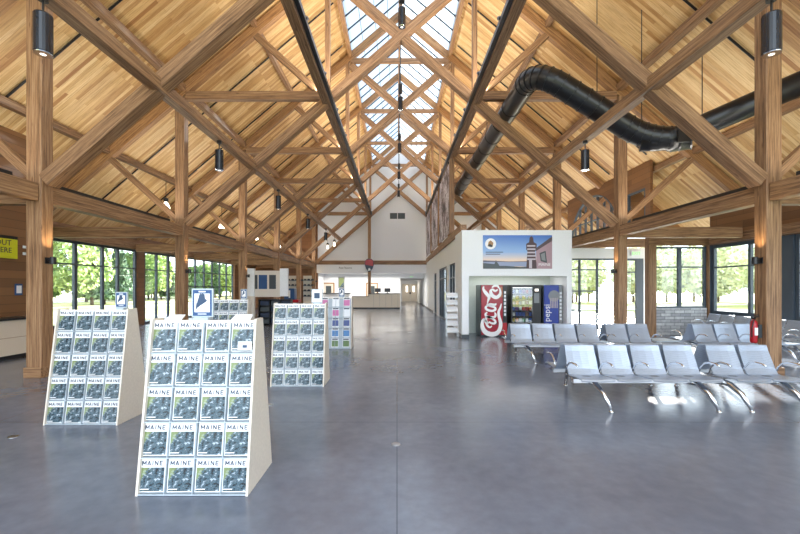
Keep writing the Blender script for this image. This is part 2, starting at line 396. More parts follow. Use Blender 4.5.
# thin sprinkler pipes under the planks
for s, sd in ((-1,'left'),(1,'right')):
    for i in range(10):
        y = 9.6 + 2.6*i - 2.6
        if any(abs(y-f-.15) < .25 for f in FY): y += .4
        xo = 11.5 if s < 0 else 10.9
        if s > 0 and 14.5 < y < 22.4: xo = 9.1
        o = MB().tube([(XC+s*xo,y,PZ(xo)-.06),(XC+s*2.5,y,PZ(2.5)-.06)], .028, 6).build('ceiling_pipe', M['black'])
        tag(o, f'thin black pipe running up the {sd} plank ceiling, {NTH[i]} from the camera', 'pipe', 'black pipes on the plank ceiling')

# gable wall at the far end, white band and lower rooms
m = MB()
GW = FY[5]+.66
m.prism([(-6.95+XC,GW,4.05),(2.7,GW,4.05),(2.7,GW,PZ(2.5)),(XC,GW,PZ(0)),(-6.95+XC,GW,PZ(6.95))], (0,.2,0))
m.prism([(2.7,GW,4.05),(12,GW,4.05),(12,GW,PZ(12)),(2.7,GW,PZ(2.5))], (0,.2,0))
struct(m.build('wall_far_gable', M['offwhite']))
tag(member('gable_beam', (-6.9,FY[5]+.48,3.88), (2.55,FY[5]+.48,3.88), .3, .34, M['timber']), 'long horizontal timber beam under the white far gable wall', 'beam')
struct(MB().box(-6.85,2.5,FY[5]+.36,FY[5]+.8,3.0,3.7).build('trim_1', M['offwhite']))
band = thing('lettering_sign', 'small dark lettering on the white band under the gable beam', 'sign', (-4.4,FY[5]+.355,3.42))
text('lettering', 'Rest Rooms', .24, M['black'], band, (0,0,0), sx=.95)
m = MB(); m.prism([(-12.4,GW,0),(-6.95+XC,GW,0),(-6.95+XC,GW,PZ(6.95)),(-12.4,GW,PZ(12.535))], (0,.2,0)); struct(m.build('wall_far_left', M['wallwood_x']))
m = MB().box(-6.85,2.6,37.5,37.7,0,3.0); m.bm.free(); m = MB()
m.box(-6.95,.33,37.5,37.7,0,3.0).box(.33,2.7,37.5,37.7,2.62,3.0); struct(m.build('wall_back', M['offwhite']))
struct(MB().box(-6.95,2.7,FY[5]+.85,37.7,3.0,3.1).build('ceiling_lobby', M['white']))
struct(MB().box(-6.95,-6.85,FY[5]+.85,37.5,0,3.0).build('wall_lobby_left', M['offwhite']))
m = MB().box(.23,.33,37.7,50,0,2.62).box(2.7,2.8,37.5,50,0,2.62).box(.2,2.8,50,50.1,0,2.62).box(.2,2.8,37.7,50,2.62,2.7)
struct(m.build('wall_corridor', M['offwhite']))
d = thing('door_1', 'pale double doors with lit narrow windows at the corridor end', 'door', (1.65,49.97,0), kind='structure')
m = MB().box(-1.0,-.02,-.05,0,0,2.2).box(.02,1.0,-.05,0,0,2.2); m.build('leaf', M['ply'], d)
m = MB().box(-.55,-.3,-.06,-.05,1.2,1.95).box(.3,.55,-.06,-.05,1.2,1.95); m.build('lite', M['lampdim'], d)
MB().box(-.1,.1,-.08,-.05,.95,1.15).build('push_plate', M['black'], d)
for i, (x0, x1, lb) in enumerate(((-8.0+.0,-7.05,''),(-3.2,-2.15,''))): pass
def door(n, x, lab, w=1.0, mat='brownframe'):
    d = thing(f'door_{n}', lab, 'door', (x,37.49,0), kind='structure')
    m = MB().box(-w/2-.1,-w/2,-.06,0,0,2.2).box(w/2,w/2+.1,-.06,0,0,2.2).box(-w/2-.1,w/2+.1,-.06,0,2.1,2.2); m.build('frame', M['brownframe'], d)
    MB().box(-w/2,w/2,-.03,0,0,2.1).build('leaf', M['ply'], d)
    MB().box(-w*.28,w*.28,-.04,-.03,.9,1.9).build('lite', M['grey'], d)
door(2, (326-397)*37.5/400+.25, 'brown framed door with dark glass left of the service counter', .9)
door(3, (372-397)*37.5/400, 'oak framed door with dark glass behind the service counter', .9, )
pf = thing('wall_picture', 'grey framed picture on the wall behind the service counter', 'picture', (-5.9+.0,37.48,1.75))
pf.location.x = (341.5-397)*37.5/400
MB().box(-.3,.3,-.04,0,-.05,1.0).build('frame', M['midgrey'], pf, .01); MB().box(-.22,.22,-.05,-.04,.03,.92).build('print', M['cover'], pf)

# side wall of the rooms on the right, x = 2.5
XW = 2.52
def openwall(name, x0, x1, ya, yb, z1, opens, mat):
    m = MB(); y = ya
    for (a, b, za, zb) in sorted(opens):
        if a > y: m.box(x0,x1,y,a,0,z1)
        if za > 0: m.box(x0,x1,a,b,0,za)
        if zb < z1: m.box(x0,x1,a,b,zb,z1)
        y = b
    if y < yb: m.box(x0,x1,y,yb,0,z1)
    return struct(m.build(name, mat))
opens = [(16.6,19.4,.95,2.85),(20.3,24.2,0,2.85),(25.6,27.4,0,2.7)]
openwall('wall_right_inner', XW, XW+.18, 15.5, 50, 3.85, opens, M['white'])
struct(MB().box(5.9,6.06,15.5,43,0,3.74).build('wall_right_rooms', M['white']))
struct(MB().box(XW+.18,5.9,15.5,43,3.6,3.74).build('ceiling_rooms', M['white']))
tag(member('wall_head_beam', (XW+.05,15.5,4.02), (XW+.05,FY[5]+.1,4.02), .26, .34, M['timber']), 'timber beam capping the white right wall under the birch murals', 'beam')
def winframe(name, lab, axis, c, a0, a1, z0, z1, mull, trans, parentless=True, kind='structure', fw=.06, dp=.1, cat='window', glassm='glass', door_at=None):
    """framed glazing in the plane x=c (axis y) or y=c (axis x)"""
    w = thing(name, lab, cat, (c,(a0+a1)/2,z0) if axis == 'y' else ((a0+a1)/2,c,z0), kind=kind)
    o = (a0+a1)/2
    def B(m, a, b, za, zb, d):
        if axis == 'y': m.box(-d/2,d/2,a-o,b-o,za-z0,zb-z0)
        else: m.box(a-o,b-o,-d/2,d/2,za-z0,zb-z0)
    m = MB(); B(m,a0,a0+fw,z0,z1,dp); B(m,a1-fw,a1,z0,z1,dp); B(m,a0,a1,z0,z0+fw,dp*.98); B(m,a0,a1,z1-fw,z1,dp*.98)
    m.build('frame', M['dark_frame'], w)
    if mull or trans:
        m = MB()
        for q in mull:
            q, t = q if isinstance(q, tuple) else (q, fw)
            B(m,q-t/2,q+t/2,z0+fw,z1-fw,dp*.96)
        for z in trans: B(m,a0+fw,a1-fw,z-.025,z+.025,dp*.9)
        m.build('mullions', M['dark_frame'], w)
    m = MB(); B(m,a0+fw,a1-fw,z0+fw,z1-fw,.012); m.build('pane', M[glassm], w)
    return w
winframe('window_1', 'dark framed window in the white inner wall by the leaflet stand', 'y', XW+.1, 16.6, 19.4, .95, 2.85, [17.5,18.45], [2.2])
dw = winframe('door_4', 'dark double doors in the white inner wall past the leaflet stand', 'y', XW+.1, 20.3, 24.2, 0, 2.85, [(21.3,.1),(22.3,.1),(23.2,.1)], [2.25], cat='door')
winframe('door_5', 'dark framed door farther down the white inner wall', 'y', XW+.1, 25.6, 27.4, 0, 2.7, [(26.5,.1)], [2.2], cat='door')
struct(MB().box(XW-.015,XW,28,43,0,.12).build('baseboard_right', M['grey']))

# birch murals above the inner wall
for i, (a, b) in enumerate(((18.6,22.9),(23.8,28.1),(29.0,33.3))):
    t = thing('birch_mural', f'tall hanging birch bark photo panel above the right wall, {["nearest","middle","farthest"][i]} of the row', 'mural', (XW-.08,(a+b)/2,4.28), group='birch photo panels')
    MB().box(-.02,.02,a-(a+b)/2,b-(a+b)/2,0,3.25).build('panel', M['birch'], t)
    for q in (-1,1): MB().box(-.03,.03,q*(b-a)*.42-.02,q*(b-a)*.42+.02,3.25,3.42).build('hanger', M['black'], t)

for k in (2,3,4):
    tag(member('wall_post', (XW-.02,FY[k]+.15,4.19), (XW-.02,FY[k]+.15,7.6), .22, .22, M['timber']), f'short fir post standing on the right wall beam, {["nearest","middle","farthest"][k-2]} of three', 'post')
# ------------------------------------------------------------------ left side walls
LX = -12.165
struct(MB().box(-10.2,-10.0,Y0,11.3,0,6.1).build('wall_left', M['wallwood_y']))
struct(MB().box(-12.4,-10.2,11.2,11.3,0,4.6).build('wall_left_return', M['wallwood_x']))
def leftseg(name, ya, yb, za, zb, mat='wallwood_y'): struct(MB().box(LX-.12,LX+.08,ya,yb,za,zb).build(name, M[mat]))
leftseg('wall_left_sill', 11.3, 18.6, -.02, .3); leftseg('wall_left_head', 11.3, 34.2, 3.5, 4.15)
leftseg('wall_left_jamb', 18.6, 19.15, 0, 3.5); leftseg('wall_left_end', 29.8, 34.2, 0, 3.5)
winframe('window_2', 'wide window wall on the left with trees beyond, beside the wood counter wall', 'y', LX, 11.3, 18.6, .3, 3.5, [12.2,13.6,(15.1,.14),(16.5,.12),(17.4,.12)], [2.62], fw=.1)
winframe('door_6', 'dark framed glazed entrance doors on the left behind the second rack', 'y', LX, 19.15, 22.9, 0, 3.5, [(20.2,.1),(21.25,.14),(22.1,.08)], [2.62], fw=.11, cat='door')
winframe('window_3', 'gridded storefront window on the left beyond the entrance doors', 'y', LX, 23.1, 29.6, 0, 3.5, [24.1,25.2,26.3,27.4,28.5], [.95,1.8,2.66], fw=.09)
leftseg('wall_left_mid', 22.9, 23.1, 0, 3.5)
tag(member('eave_beam', (LX+.18,11.3,3.64), (LX+.18,34.2,3.64), .16, .3, M['timber']), 'timber beam over the left window wall', 'beam')

# ------------------------------------------------------------------ right side: storefront, corner window, long windows
struct(MB().box(6.06,10.7,16.95,17.1,2.98,3.42).build('wall_storefront_head', M['white']))
winframe('window_4', 'dark gridded storefront glazing right of the vending kiosk', 'x', 17.0, 6.06, 9.3, 0, 2.98, [6.9,7.75,8.5], [.8,1.6,2.5], fw=.07)
winframe('door_7', 'glazed exit door under the green exit sign', 'x', 17.0, 9.3, 10.45, 0, 2.98, [(10.25,.22)], [.8,1.4,2.4], fw=.09, cat='door')
struct(MB().box(10.45,10.7,16.95,17.1,0,2.98).build('wall_storefront_end', M['white']))
tag(member('storefront_beam', (6.1,16.8,3.62), (10.65,16.8,3.62), .2, .36, M['timber']), 'timber beam over the storefront right of the kiosk', 'beam')
def col(x, y, z1, lab): 
    o = member('timber_column', (x,y,0), (x,y,z1), .26, .28, M['timber']); return tag(o, lab, 'column')
col(9.33, 14.72, 3.3, 'short fir column left of the stone sill window'); col(11.5, 14.72, 3.3, 'short fir column at the corner between the two window walls')
struct(MB().box(9.47,11.36,14.66,14.86,0,1.0).build('wall_stone', M['stone']))
winframe('window_5', 'two pane window above the grey stone wall', 'x', 14.75, 9.47, 11.36, 1.0, 3.25, [(10.4,.12)], [2.5], fw=.07)
tag(member('corner_lintel', (9.2,14.72,3.46), (11.64,14.72,3.46), .24, .34, M['timber']), 'timber lintel over the stone sill window', 'beam')
struct(MB().box(11.42,11.58,Y0,14.58,0,.8).build('wall_right_sill', M['stone']))
struct(MB().box(11.42,11.58,Y0,14.6,3.28,4.75).build('wall_right_head', M['wallwood_y']))
tag(member('eave_beam', (11.38,Y0,3.45), (11.38,14.5,3.45), .18, .3, M['timber']), 'timber beam over the right window wall', 'beam')
n = 6
for i, (a, b) in enumerate(((11.95,14.56),(8.9,11.5),(5.9,8.5),(2.9,5.5),(-.1,2.5),(-3,-.5))):
    lab = ['right window wall bay nearest the stone corner','right window wall bay behind the nearest right post','right window bay at the picture edge','right window bay beside the front seats','right window bay beside the camera','right window bay behind the camera'][i]
    winframe(f'window_{n}', lab, 'y', 11.5, a, b, .8, 3.28, [((a+b)/2-.25,.1)], [2.47], fw=.12); n += 1
    struct(MB().box(11.4,11.6,b,b+.4 if i else b+.02,.8,3.28).build(f'trim_{n}', M['dark_frame']))

# arched dormer in the right slope
dm = thing(f'window_{n}', 'arched dormer window with dark bars high on the right roof', 'window', (9.35+XC,19.4,4.1), kind='structure')
def arch(y, r=2.3): return 2.05*math.sqrt(max(0,1-(y/r)**2))
m = MB(); pts = [(-2.3+4.6*i/24) for i in range(25)]
m.tube([(0,y,arch(y)) for y in pts], .07, 6); m.box(-.06,.06,-2.3,2.3,-.06,.06); m.build('frame', M['dark_frame'], dm)
m = MB()
for y in (-1.7,-1.1,-.5,.1,.7,1.3,1.85): m.box(-.04,.04,y-.05,y+.05,0,arch(y))
m.box(-.035,.035,-2.1,2.1,.85,.9); m.build('mullions', M['dark_frame'], dm)
MB().poly([(0,y,arch(y)) for y in pts]).build('pane', M['glass'], dm)
m = MB()   # wood infill round the arch up to the planks
zt = PZ(9.35)-4.1
for a, b in zip(pts, pts[1:]): m.prism([(-.05,a,arch(a)),(-.05,b,arch(b)),(-.05,b,zt),(-.05,a,zt)], (.1,0,0))
m.box(-.05,.05,2.3,2.72,-.1,zt).box(-.05,.05,-4.5,-4.2,-.1,zt).box(-.05,.05,-3.0,-2.3,-.1,zt).box(-.05,.05,-4.2,-3.0,1.45,zt).box(-.05,.05,-4.2,-3.0,-.1,.2)
struct(m.build('wall_dormer', M['wallwood_y'])).location = (9.35+XC,19.4,4.1)
n += 1
winframe(f'window_{n}', 'small square dormer window beside the second right post', 'y', 9.35+XC, 15.2, 16.4, 4.3, 5.55, [], [], fw=.07)
m = MB(); m.prism([(9.4+XC,17.0,PZ(9.4)),(12.4,17.0,PZ(12.2)+.02),(12.4,17.0,6.7),(9.4+XC,17.0,6.7)], (0,.1,0)); m.prism([(9.4+XC,17.0,PZ(9.4)),(12.2,17.0,PZ(12.2-XC)+.05),(12.2,17.0,4.0),(9.4+XC,17.0,4.0)], (0,.1,0)); m.prism([(9.3+XC,22.1,PZ(9.3)),(12.4,22.1,PZ(12.2)),(12.4,22.1,6.7),(9.3+XC,22.1,6.7)], (0,.1,0)); m.box(9.45,12.4,17.0,22.2,6.6,6.7); struct(m.build('wall_dormer_cheek_sunblock', M['wallwood_x']))  # roof slab and raised cheeks added to block low sun through the arch

# ------------------------------------------------------------------ lamps
def lamp(name, typ, loc, energy, color=(1,.93,.82), rot=(0,0,0), size=None, size_y=None, spot=None, blend=.6, spread=None):
    L = bpy.data.lights.new(name, typ); L.energy = energy; L.color = color
    if typ == 'AREA':
        L.shape = 'RECTANGLE'; L.size = size; L.size_y = size_y or size
        if spread: L.spread = spread
    if typ == 'SPOT': L.spot_size = spot; L.spot_blend = blend; L.shadow_soft_size = size or .05
    if typ == 'POINT': L.shadow_soft_size = size or .05
    o = bpy.data.objects.new(name, L); COL.objects.link(o); o.location = loc; o.rotation_euler = rot; return o
def pendant_proto():
    p = thing('cylinder_pendant', '', 'lamp', (0,0,0), group='black cylinder lamps')
    MB().lathe([(.1,0),(.105,.01),(.105,.5),(.098,.515),(.03,.52)], n=20).build('shade', M['lamp_black'], p, smooth=False)
    MB().lathe([(.1,-.012),(.105,-.002),(.08,.004)], n=20).build('rim', M['chrome'], p)
    MB().lathe([(.035,-.006),(.035,-.013)], n=14).build('lens', M['lampdim'], p)
    MB().tube([(0,0,.52),(0,0,.70)], .014, 8).lathe([(.06,.69),(.06,.76)], n=12).build('stem', M['black'], p)
    return p
pp = pendant_proto(); first = True
def place_p(x, y, z, lab):
    global first
    if first: pp.location = (x,y,z); pp['label'] = lab; first = False
    else: dup(pp, (x,y,z), label=lab)
for s, sd in ((-1,'left'),(1,'right')):
    for k in range(6):
        y = 5.25+5.2*k
        if k == 5 or (s > 0 and k > 1): continue
        place_p(XC+s*4.78, y, 4.82, f'black cylinder lamp under the {sd} lamp beam, {ORD[k] if k<5 else ""} in its row')
        lamp('pendant_light', 'SPOT', (XC+s*4.78,y,4.79), 60, spot=1.5, size=.1)
for k in range(6):
    yy = 11.05+5.2*k-5.2
    place_p(XC, yy, 8.95, f'black cylinder lamp hung on the centre line under the skylight, {ORD[k]}')
    o = MB().lathe([(.03,9.62),(.085,9.63),(.085,10.0),(.03,10.01)], (XC,yy,0), 14).tube([(XC,yy,10.0),(XC,yy,13.83)], .02, 6).build('lamp_stem', M['black'])
    tag(o, f'thin black stem with driver housing above the {ORD[k]} centre line lamp', 'lamp stem')
# glass shade lamps on the left
def glass_lamp(x, y, z, zt, lab, q=.9):
    g = thing('glass_pendant', lab, 'lamp', (x,y,z), group='small glowing glass lamps')
    MB().lathe([(.05*q,.28),(.1*q,.22),(.17*q,.05),(.16*q,0)], n=16).build('shade', M['lampglow'], g, smooth=True)
    MB().lathe([(.09,.28),(.09,.42),(.03,.46)], n=12).tube([(0,0,.46),(0,0,zt-z)], .012, 6).build('cap', M['black'], g)
    lamp('glass_lamp_light', 'POINT', (x,y,z-.1), 25, size=.12)
for i in range(4):
    y = 16.3+5.2*i
    glass_lamp(XC-9.55, y, 4.95, 6.1, f'glowing glass lamp hung from the low left purlin, {NTH[i]} from the camera')
glass_lamp(-5.35, 30.9, 4.75, 5.45, 'small glowing lamp high on the left before the white gable', .45); glass_lamp(-4.45, 28.4, 4.7, 5.45, 'small glowing lamp before the white gable, the right one of two', .45)

# sconces on the inner faces of the posts
sconce = None
for k in range(6):
    for s in (-1,1):
        sd = 'left' if s < 0 else 'right'
        loc = (XC+s*(W-.15), FY[k]+.15, 2.28); lab = f'black cylinder sconce on the {ORD[k]} post of the {sd} row'
        rz = 0 if s < 0 else math.pi
        if sconce is None:
            sconce = thing('post_sconce', lab, 'lamp', loc, rz, group='black sconces on the posts')
            MB().box(0,.02,-.06,.06,-.06,.06).tube([(.01,0,0),(.1,0,0)], .02, 8).build('bracket', M['black'], sconce)
            MB().lathe([(.048,-.07),(.052,-.065),(.052,.065),(.048,.07)], (.11,0,0), 16).build('shade', M['black'], sconce)
        else: dup(sconce, loc, rz, lab)
        lamp('sconce_light', 'SPOT', (XC+s*(W-.27), FY[k]+.15, 2.41), 30, (1,.74,.42), (math.pi,0,0), .03, spot=1.5, blend=.9)

# ------------------------------------------------------------------ duct
def smooth_path(pts, r, n=7):
    """round the corners of a polyline with radius r"""
    P = [Vector(p) for p in pts]; out = [P[0]]
    for a, b, c in zip(P, P[1:], P[2:]):
        d0, d1 = (a-b).normalized(), (c-b).normalized(); q0, q1 = b+d0*r, b+d1*r
        for i in range(n+1):
            t = i/n; out.append(q0*(1-t)**2 + b*2*t*(1-t) + q1*t*t)
    return out + [P[-1]]
du = thing('air_duct', 'big round black air duct winding across the right plank ceiling', 'duct', (3.6,10.4,7.42))
path = smooth_path([(3.6,33,7.42),(3.6,10.4,7.42),(6.65,10.4,5.5),(6.95,10.2,5.5)], .8)
main = MB().tube(path, .295, 20, caps=False).build('main_run', M['duct'], du, smooth=True, local=False)
for a, b in zip(path, path[1:]):
    d = (b-a); ln = d.length; s_ = 0
    while s_ + (1.2 if ln > 3 else .35) < ln or (s_ == 0 and ln > .1):
        p = a + d.normalized()*s_; MB().tube([p-d.normalized()*.02, p+d.normalized()*.02], .312, 20).build('seam_ring', M['duct'], du, local=False); s_ += 1.2 if ln > 3 else .35
path2 = smooth_path([(6.35,10.42,5.56),(6.9,10.2,5.5),(9.2,7.9,6.3)], .3)
MB().tube(path2, .26, 18).build('branch_run', M['duct'], du, smooth=True, local=False)
MB().box(6.85,7.15,9.74,9.80,5.3,5.6).build('grille', M['black'], du, local=False)
m = MB()
for (x,y,z,zt) in ((5.2,10.4,6.6,9.6),(6.3,10.3,5.9,8.9),(7.4,9.7,5.9,7.9),(8.1,9.0,6.1,7.3),(3.6,16,7.6,11),(3.6,21,7.6,11)): m.tube([(x,y,z),(x,y,zt)], .012, 6)
m.build('hanger_wire', M['black'], du, local=False)

# ------------------------------------------------------------------ racks of magazines
RW, RH, RD, RS = .945, 1.45, .65, .22       # width, height, base depth, lean of the face
def make_rack(loc, lab):
    r = thing('magazine_rack', lab, 'rack', loc, group='plywood magazine racks')
    for x in (0, RW-.02):
        m = MB().prism([(x,0,0),(x,RD,0),(x,RS+.16,RH+.02),(x,RS-.01,RH+.02)], (.02,0,0)); m.build('side_panel', M['ply'], r)
    f = lambda t, d: (RS*t + d*.988, RH*t - d*.15)          # point on the leaning face, d behind it
    m = MB(); a = f(0,.05); b = f(1,.05); c = f(1,.07); d = f(0,.07)
    m.prism([(.02,a[0],a[1]+.01),(.02,b[0],b[1]),(.02,c[0],c[1]),(.02,d[0],d[1]+.01)], (RW-.04,0,0)); m.build('face_board', M['rackface'], r)
    for i in range(5):
        t0 = (.004+i*.2); m = MB(); a = f(t0,0); b = f(t0+.006,0); c = f(t0+.006,.05); d = f(t0,.05)
        m.prism([(.02,*a),(.02,*b),(.02,*c),(.02,*d)], (RW-.04,0,0))
        m.build('ledge', M['acrylic'], r)
    m = MB()
    for i in (1,2,3):
        x = RW*i/4; a = f(.01,.004); b = f(.99,.004); c = f(.99,.05); d = f(.01,.05); m.prism([(x-.003,*a),(x-.003,*b),(x-.003,*c),(x-.003,*d)], (.006,0,0))
    m.build('divider', M['acrylic'], r)
    m = MB().box(.02,RW-.02,RS+.03,RS+.15,RH-.02,RH); m.build('top_shelf', M['ply'], r)
    m = MB().prism([(.02,RD-.02,.02),(.02,RS+.14,RH-.01),(.02,RS+.12,RH-.01),(.02,RD-.04,.02)], (RW-.04,0,0)); m.build('back_board', M['ply'], r)
    return r
LEAN = math.atan2(RS, RH)
def mag_proto():
    g = MB().box(-.108,.108,-.004,.004,0,.276).build('magazine', M['paper']); tag(g, '', 'magazine')
    MB().box(-.1,.1,-.0055,-.004,.008,.198).build('cover_photo', M['cover'], g)
    m = MB(); h = .036; z = .215; w = .024
    def st(x, *segs):
        for a, b, c, d in segs: m.bar((x+a*w,-.0048,z+b*h),(x+c*w,-.0048,z+d*h),.0016,.0072,(0,1,0) if False else (0,-1,0))
    def st2(x, *segs):
        for a, b, c, d in segs:
            p, q = Vector((x+a*w,z+b*h)), Vector((x+c*w,z+d*h)); u = (q-p).normalized(); n = Vector((-u.y,u.x))*.0038
            m.prism([(p.x+n.x,-.004,p.y+n.y),(q.x+n.x,-.004,q.y+n.y),(q.x-n.x,-.004,q.y-n.y),(p.x-n.x,-.004,p.y-n.y)], (0,-.0012,0))
    st2(-.088,(0,0,0,1),(0,1,.6,.25),(.6,.25,1.2,1),(1.2,0,1.2,1)); st2(-.046,(0,0,.55,1),(.55,1,1.1,0),(.2,.3,.9,.3)); st2(-.001,(0,0,0,1)); st2(.018,(0,0,0,1),(0,1,1,0),(1,0,1,1)); st2(.06,(0,0,0,1),(0,.07,.9,.07),(0,.5,.8,.5),(0,.93,.9,.93))
    m.build('title', M['navy'], g)
    m = MB().box(-.1,-.02,-.0062,-.0055,.02,.028); m.build('caption', M['paper'], g)
    return g
MAG = mag_proto(); magfirst = True
ROWN = ['bottom','fourth','middle','second','top']; COLN = ['leftmost','second','third','rightmost']
def fill(loc, rackname, grp):
    global magfirst
    for i in range(5):
        for j in range(4):
            t = .013+i*.2; d = .03
            x = loc[0]+RW*(j+.5)/4 + random.uniform(-.006,.006); y = loc[1]+RS*t+d*.988; z = loc[2]+RH*t-d*.15+.006
            lab = f'magazine, {COLN[j]} in {ROWN[i]} row of {rackname}'
            if magfirst: g = MAG; magfirst = False; g['label'] = lab
            else: g = dup(MAG, label=lab)
            g.location = (x,y,z); g.rotation_euler = (-LEAN, random.uniform(-.012,.012), 0); g['group'] = grp
RACKS = [((-2.195,3.35,0),'the nearest rack'),((-4.49,5.07,0),'the left rack'),((-2.235,7.04,0),'the rack behind the nearest'),((-4.55,9.5,0),'the half hidden rack'),((-2.25,11.4,0),'the mixed brochure rack')]
RL = ['large plywood magazine rack standing nearest on the concrete floor','plywood magazine rack on the left near the nearest left post','plywood magazine rack standing behind the nearest rack, right of it','plywood magazine rack half hidden behind the nearest rack','plywood rack farthest back with mixed brochures']
for (loc, nm), lb in zip(RACKS, RL): make_rack(loc, lb)
for i in (0,1,2,3): fill(RACKS[i][0], RACKS[i][1], f'Maine magazines in {RACKS[i][1]}')
# mixed brochures in the last rack
loc = RACKS[4][0]
BC = [(lin(90,120,70),'green hill'),(lin(60,120,180),'blue sea'),(lin(30,60,130),'dark blue'),(lin(225,228,232),'white'),(lin(190,90,150),'pink and white')]
bm_ = [plain('brochure_'+n.replace(' ','_'), c, .3) for c, n in BC]
for i in range(5):
    for j in range(3):
        t = .026+i*.2; x = loc[0]+RW*(j+.5)/3; y = loc[1]+RS*t+.036; z = loc[2]+RH*t+.002
        q = i if i < 3 else (3 if (i+j)%2 else 4)
        g = MB().box(-.1,.1,-.004,.004,0,.27).build('brochure', M['paper']); MB().box(-.09,.09,-.0055,-.004,.02,.19).build('cover_photo', bm_[q], g); MB().box(-.08,.08,-.0055,-.004,.21,.245).build('title_band', M['navy'], g)
        tag(g, f'{BC[q][1]} brochure, {["left","middle","right"][j]} of the {ROWN[i]} row in the mixed brochure rack', 'brochure', 'brochures in the mixed rack')
        g.location = (x,y,z); g.rotation_euler = (-LEAN,0,0)
# outline of the state on the little signs
ME = [(0,.02),(.06,.0),(.1,.1),(.2,.16),(.28,.2),(.36,.27),(.46,.3),(.55,.36),(.66,.42),(.8,.5),(.86,.56),(.76,.64),(.7,.7),(.66,.96),(.52,1.0),(.42,.97),(.36,1.0),(.28,.94),(.2,.66),(.16,.6),(.12,.44),(.06,.4),(.02,.2)]
def map_sign(loc, w, h, lab):
    s = thing('map_sign', lab, 'sign', loc, group='framed map signs on the racks')
    m = MB().box(-w/2,w/2,-.012,.012,.03,h).box(-w/3,w/3,-.05,.06,0,.03); m.build('frame', M['acrylic'], s)
    MB().box(-w/2+.012,w/2-.012,-.015,-.012,.042,h-.012).build('border', M['blue'], s)
    MB().box(-w/2+.028,w/2-.028,-.018,-.015,.075,h-.045).build('sheet', M['paper'], s)
    a = (w-.075)*.95; b = h-.145
    MB().prism([(-a/2+p[0]*a*1.05,-.018,.1+p[1]*b) for p in ME], (0,-.003,0)).build('state_outline', M['mapblue'], s)
    for i, q in ((0,.62),(1,.45)): MB().box(-w*.2,w*.2,-.018,-.015,.055+i*0,.062).build('footer_line', M['paper'], s) if i == 0 else None
    MB().box(-w*.16,w*.16,-.018,-.015,h-.034,h-.022).build('header_line', M['paper'], s)
map_sign((-1.775,3.66,RH), .195, .29, 'blue bordered state map sign standing on the nearest rack')
map_sign((-3.7,5.38,RH), .16, .24, 'blue bordered state map sign on top of the left rack')
map_sign((-3.75,9.8,RH), .15, .26, 'small blue map sign on top of the half hidden rack')
map_sign((-1.62,11.72,RH), .17, .27, 'small blue map sign on top of the farthest mixed rack')
s = thing('notice_sign', 'white notice in a clear holder on the rack behind the nearest one', 'sign', (-1.47,7.36,RH)); MB().box(-.1,.1,-.01,.01,.02,.27).box(-.07,.07,-.04,.05,0,.02).build('holder', M['acrylic'], s); MB().box(-.09,.09,-.013,-.01,.03,.26).build('sheet', M['paper'], s); MB().box(-.05,.05,-.016,-.013,.1,.2).build('picture', M['mapblue'], s)
for x, w, lb in ((-2.03,.16,'left'),(-1.42,.18,'right')):
    MBp = MB().prism([(-w/2,0,0),(w/2,0,0),(w/2-.01,.1,.045),(-w/2+.01,.1,.045)], (0,.004,.004)).build('leaflet', M['paper']); MBp.location = (x,3.61 if lb=='left' else 3.62,RH); tag(MBp, f'white folded leaflet lying on top of the nearest rack at its {lb} end', 'leaflet')
c = MB().box(-.06,.06,-.003,.003,0,.075).build('notice_card', M['paper']); tag(c, 'small white card tucked over the top right magazine of the nearest rack', 'card'); MB().box(-.02,.02,-.0045,-.003,.02,.045).build('emblem', M['mapblue'], c)
c.location = (-1.34,3.35+RS*.82-.012,RH*.82+.01); c.rotation_euler = (-LEAN,0,0)

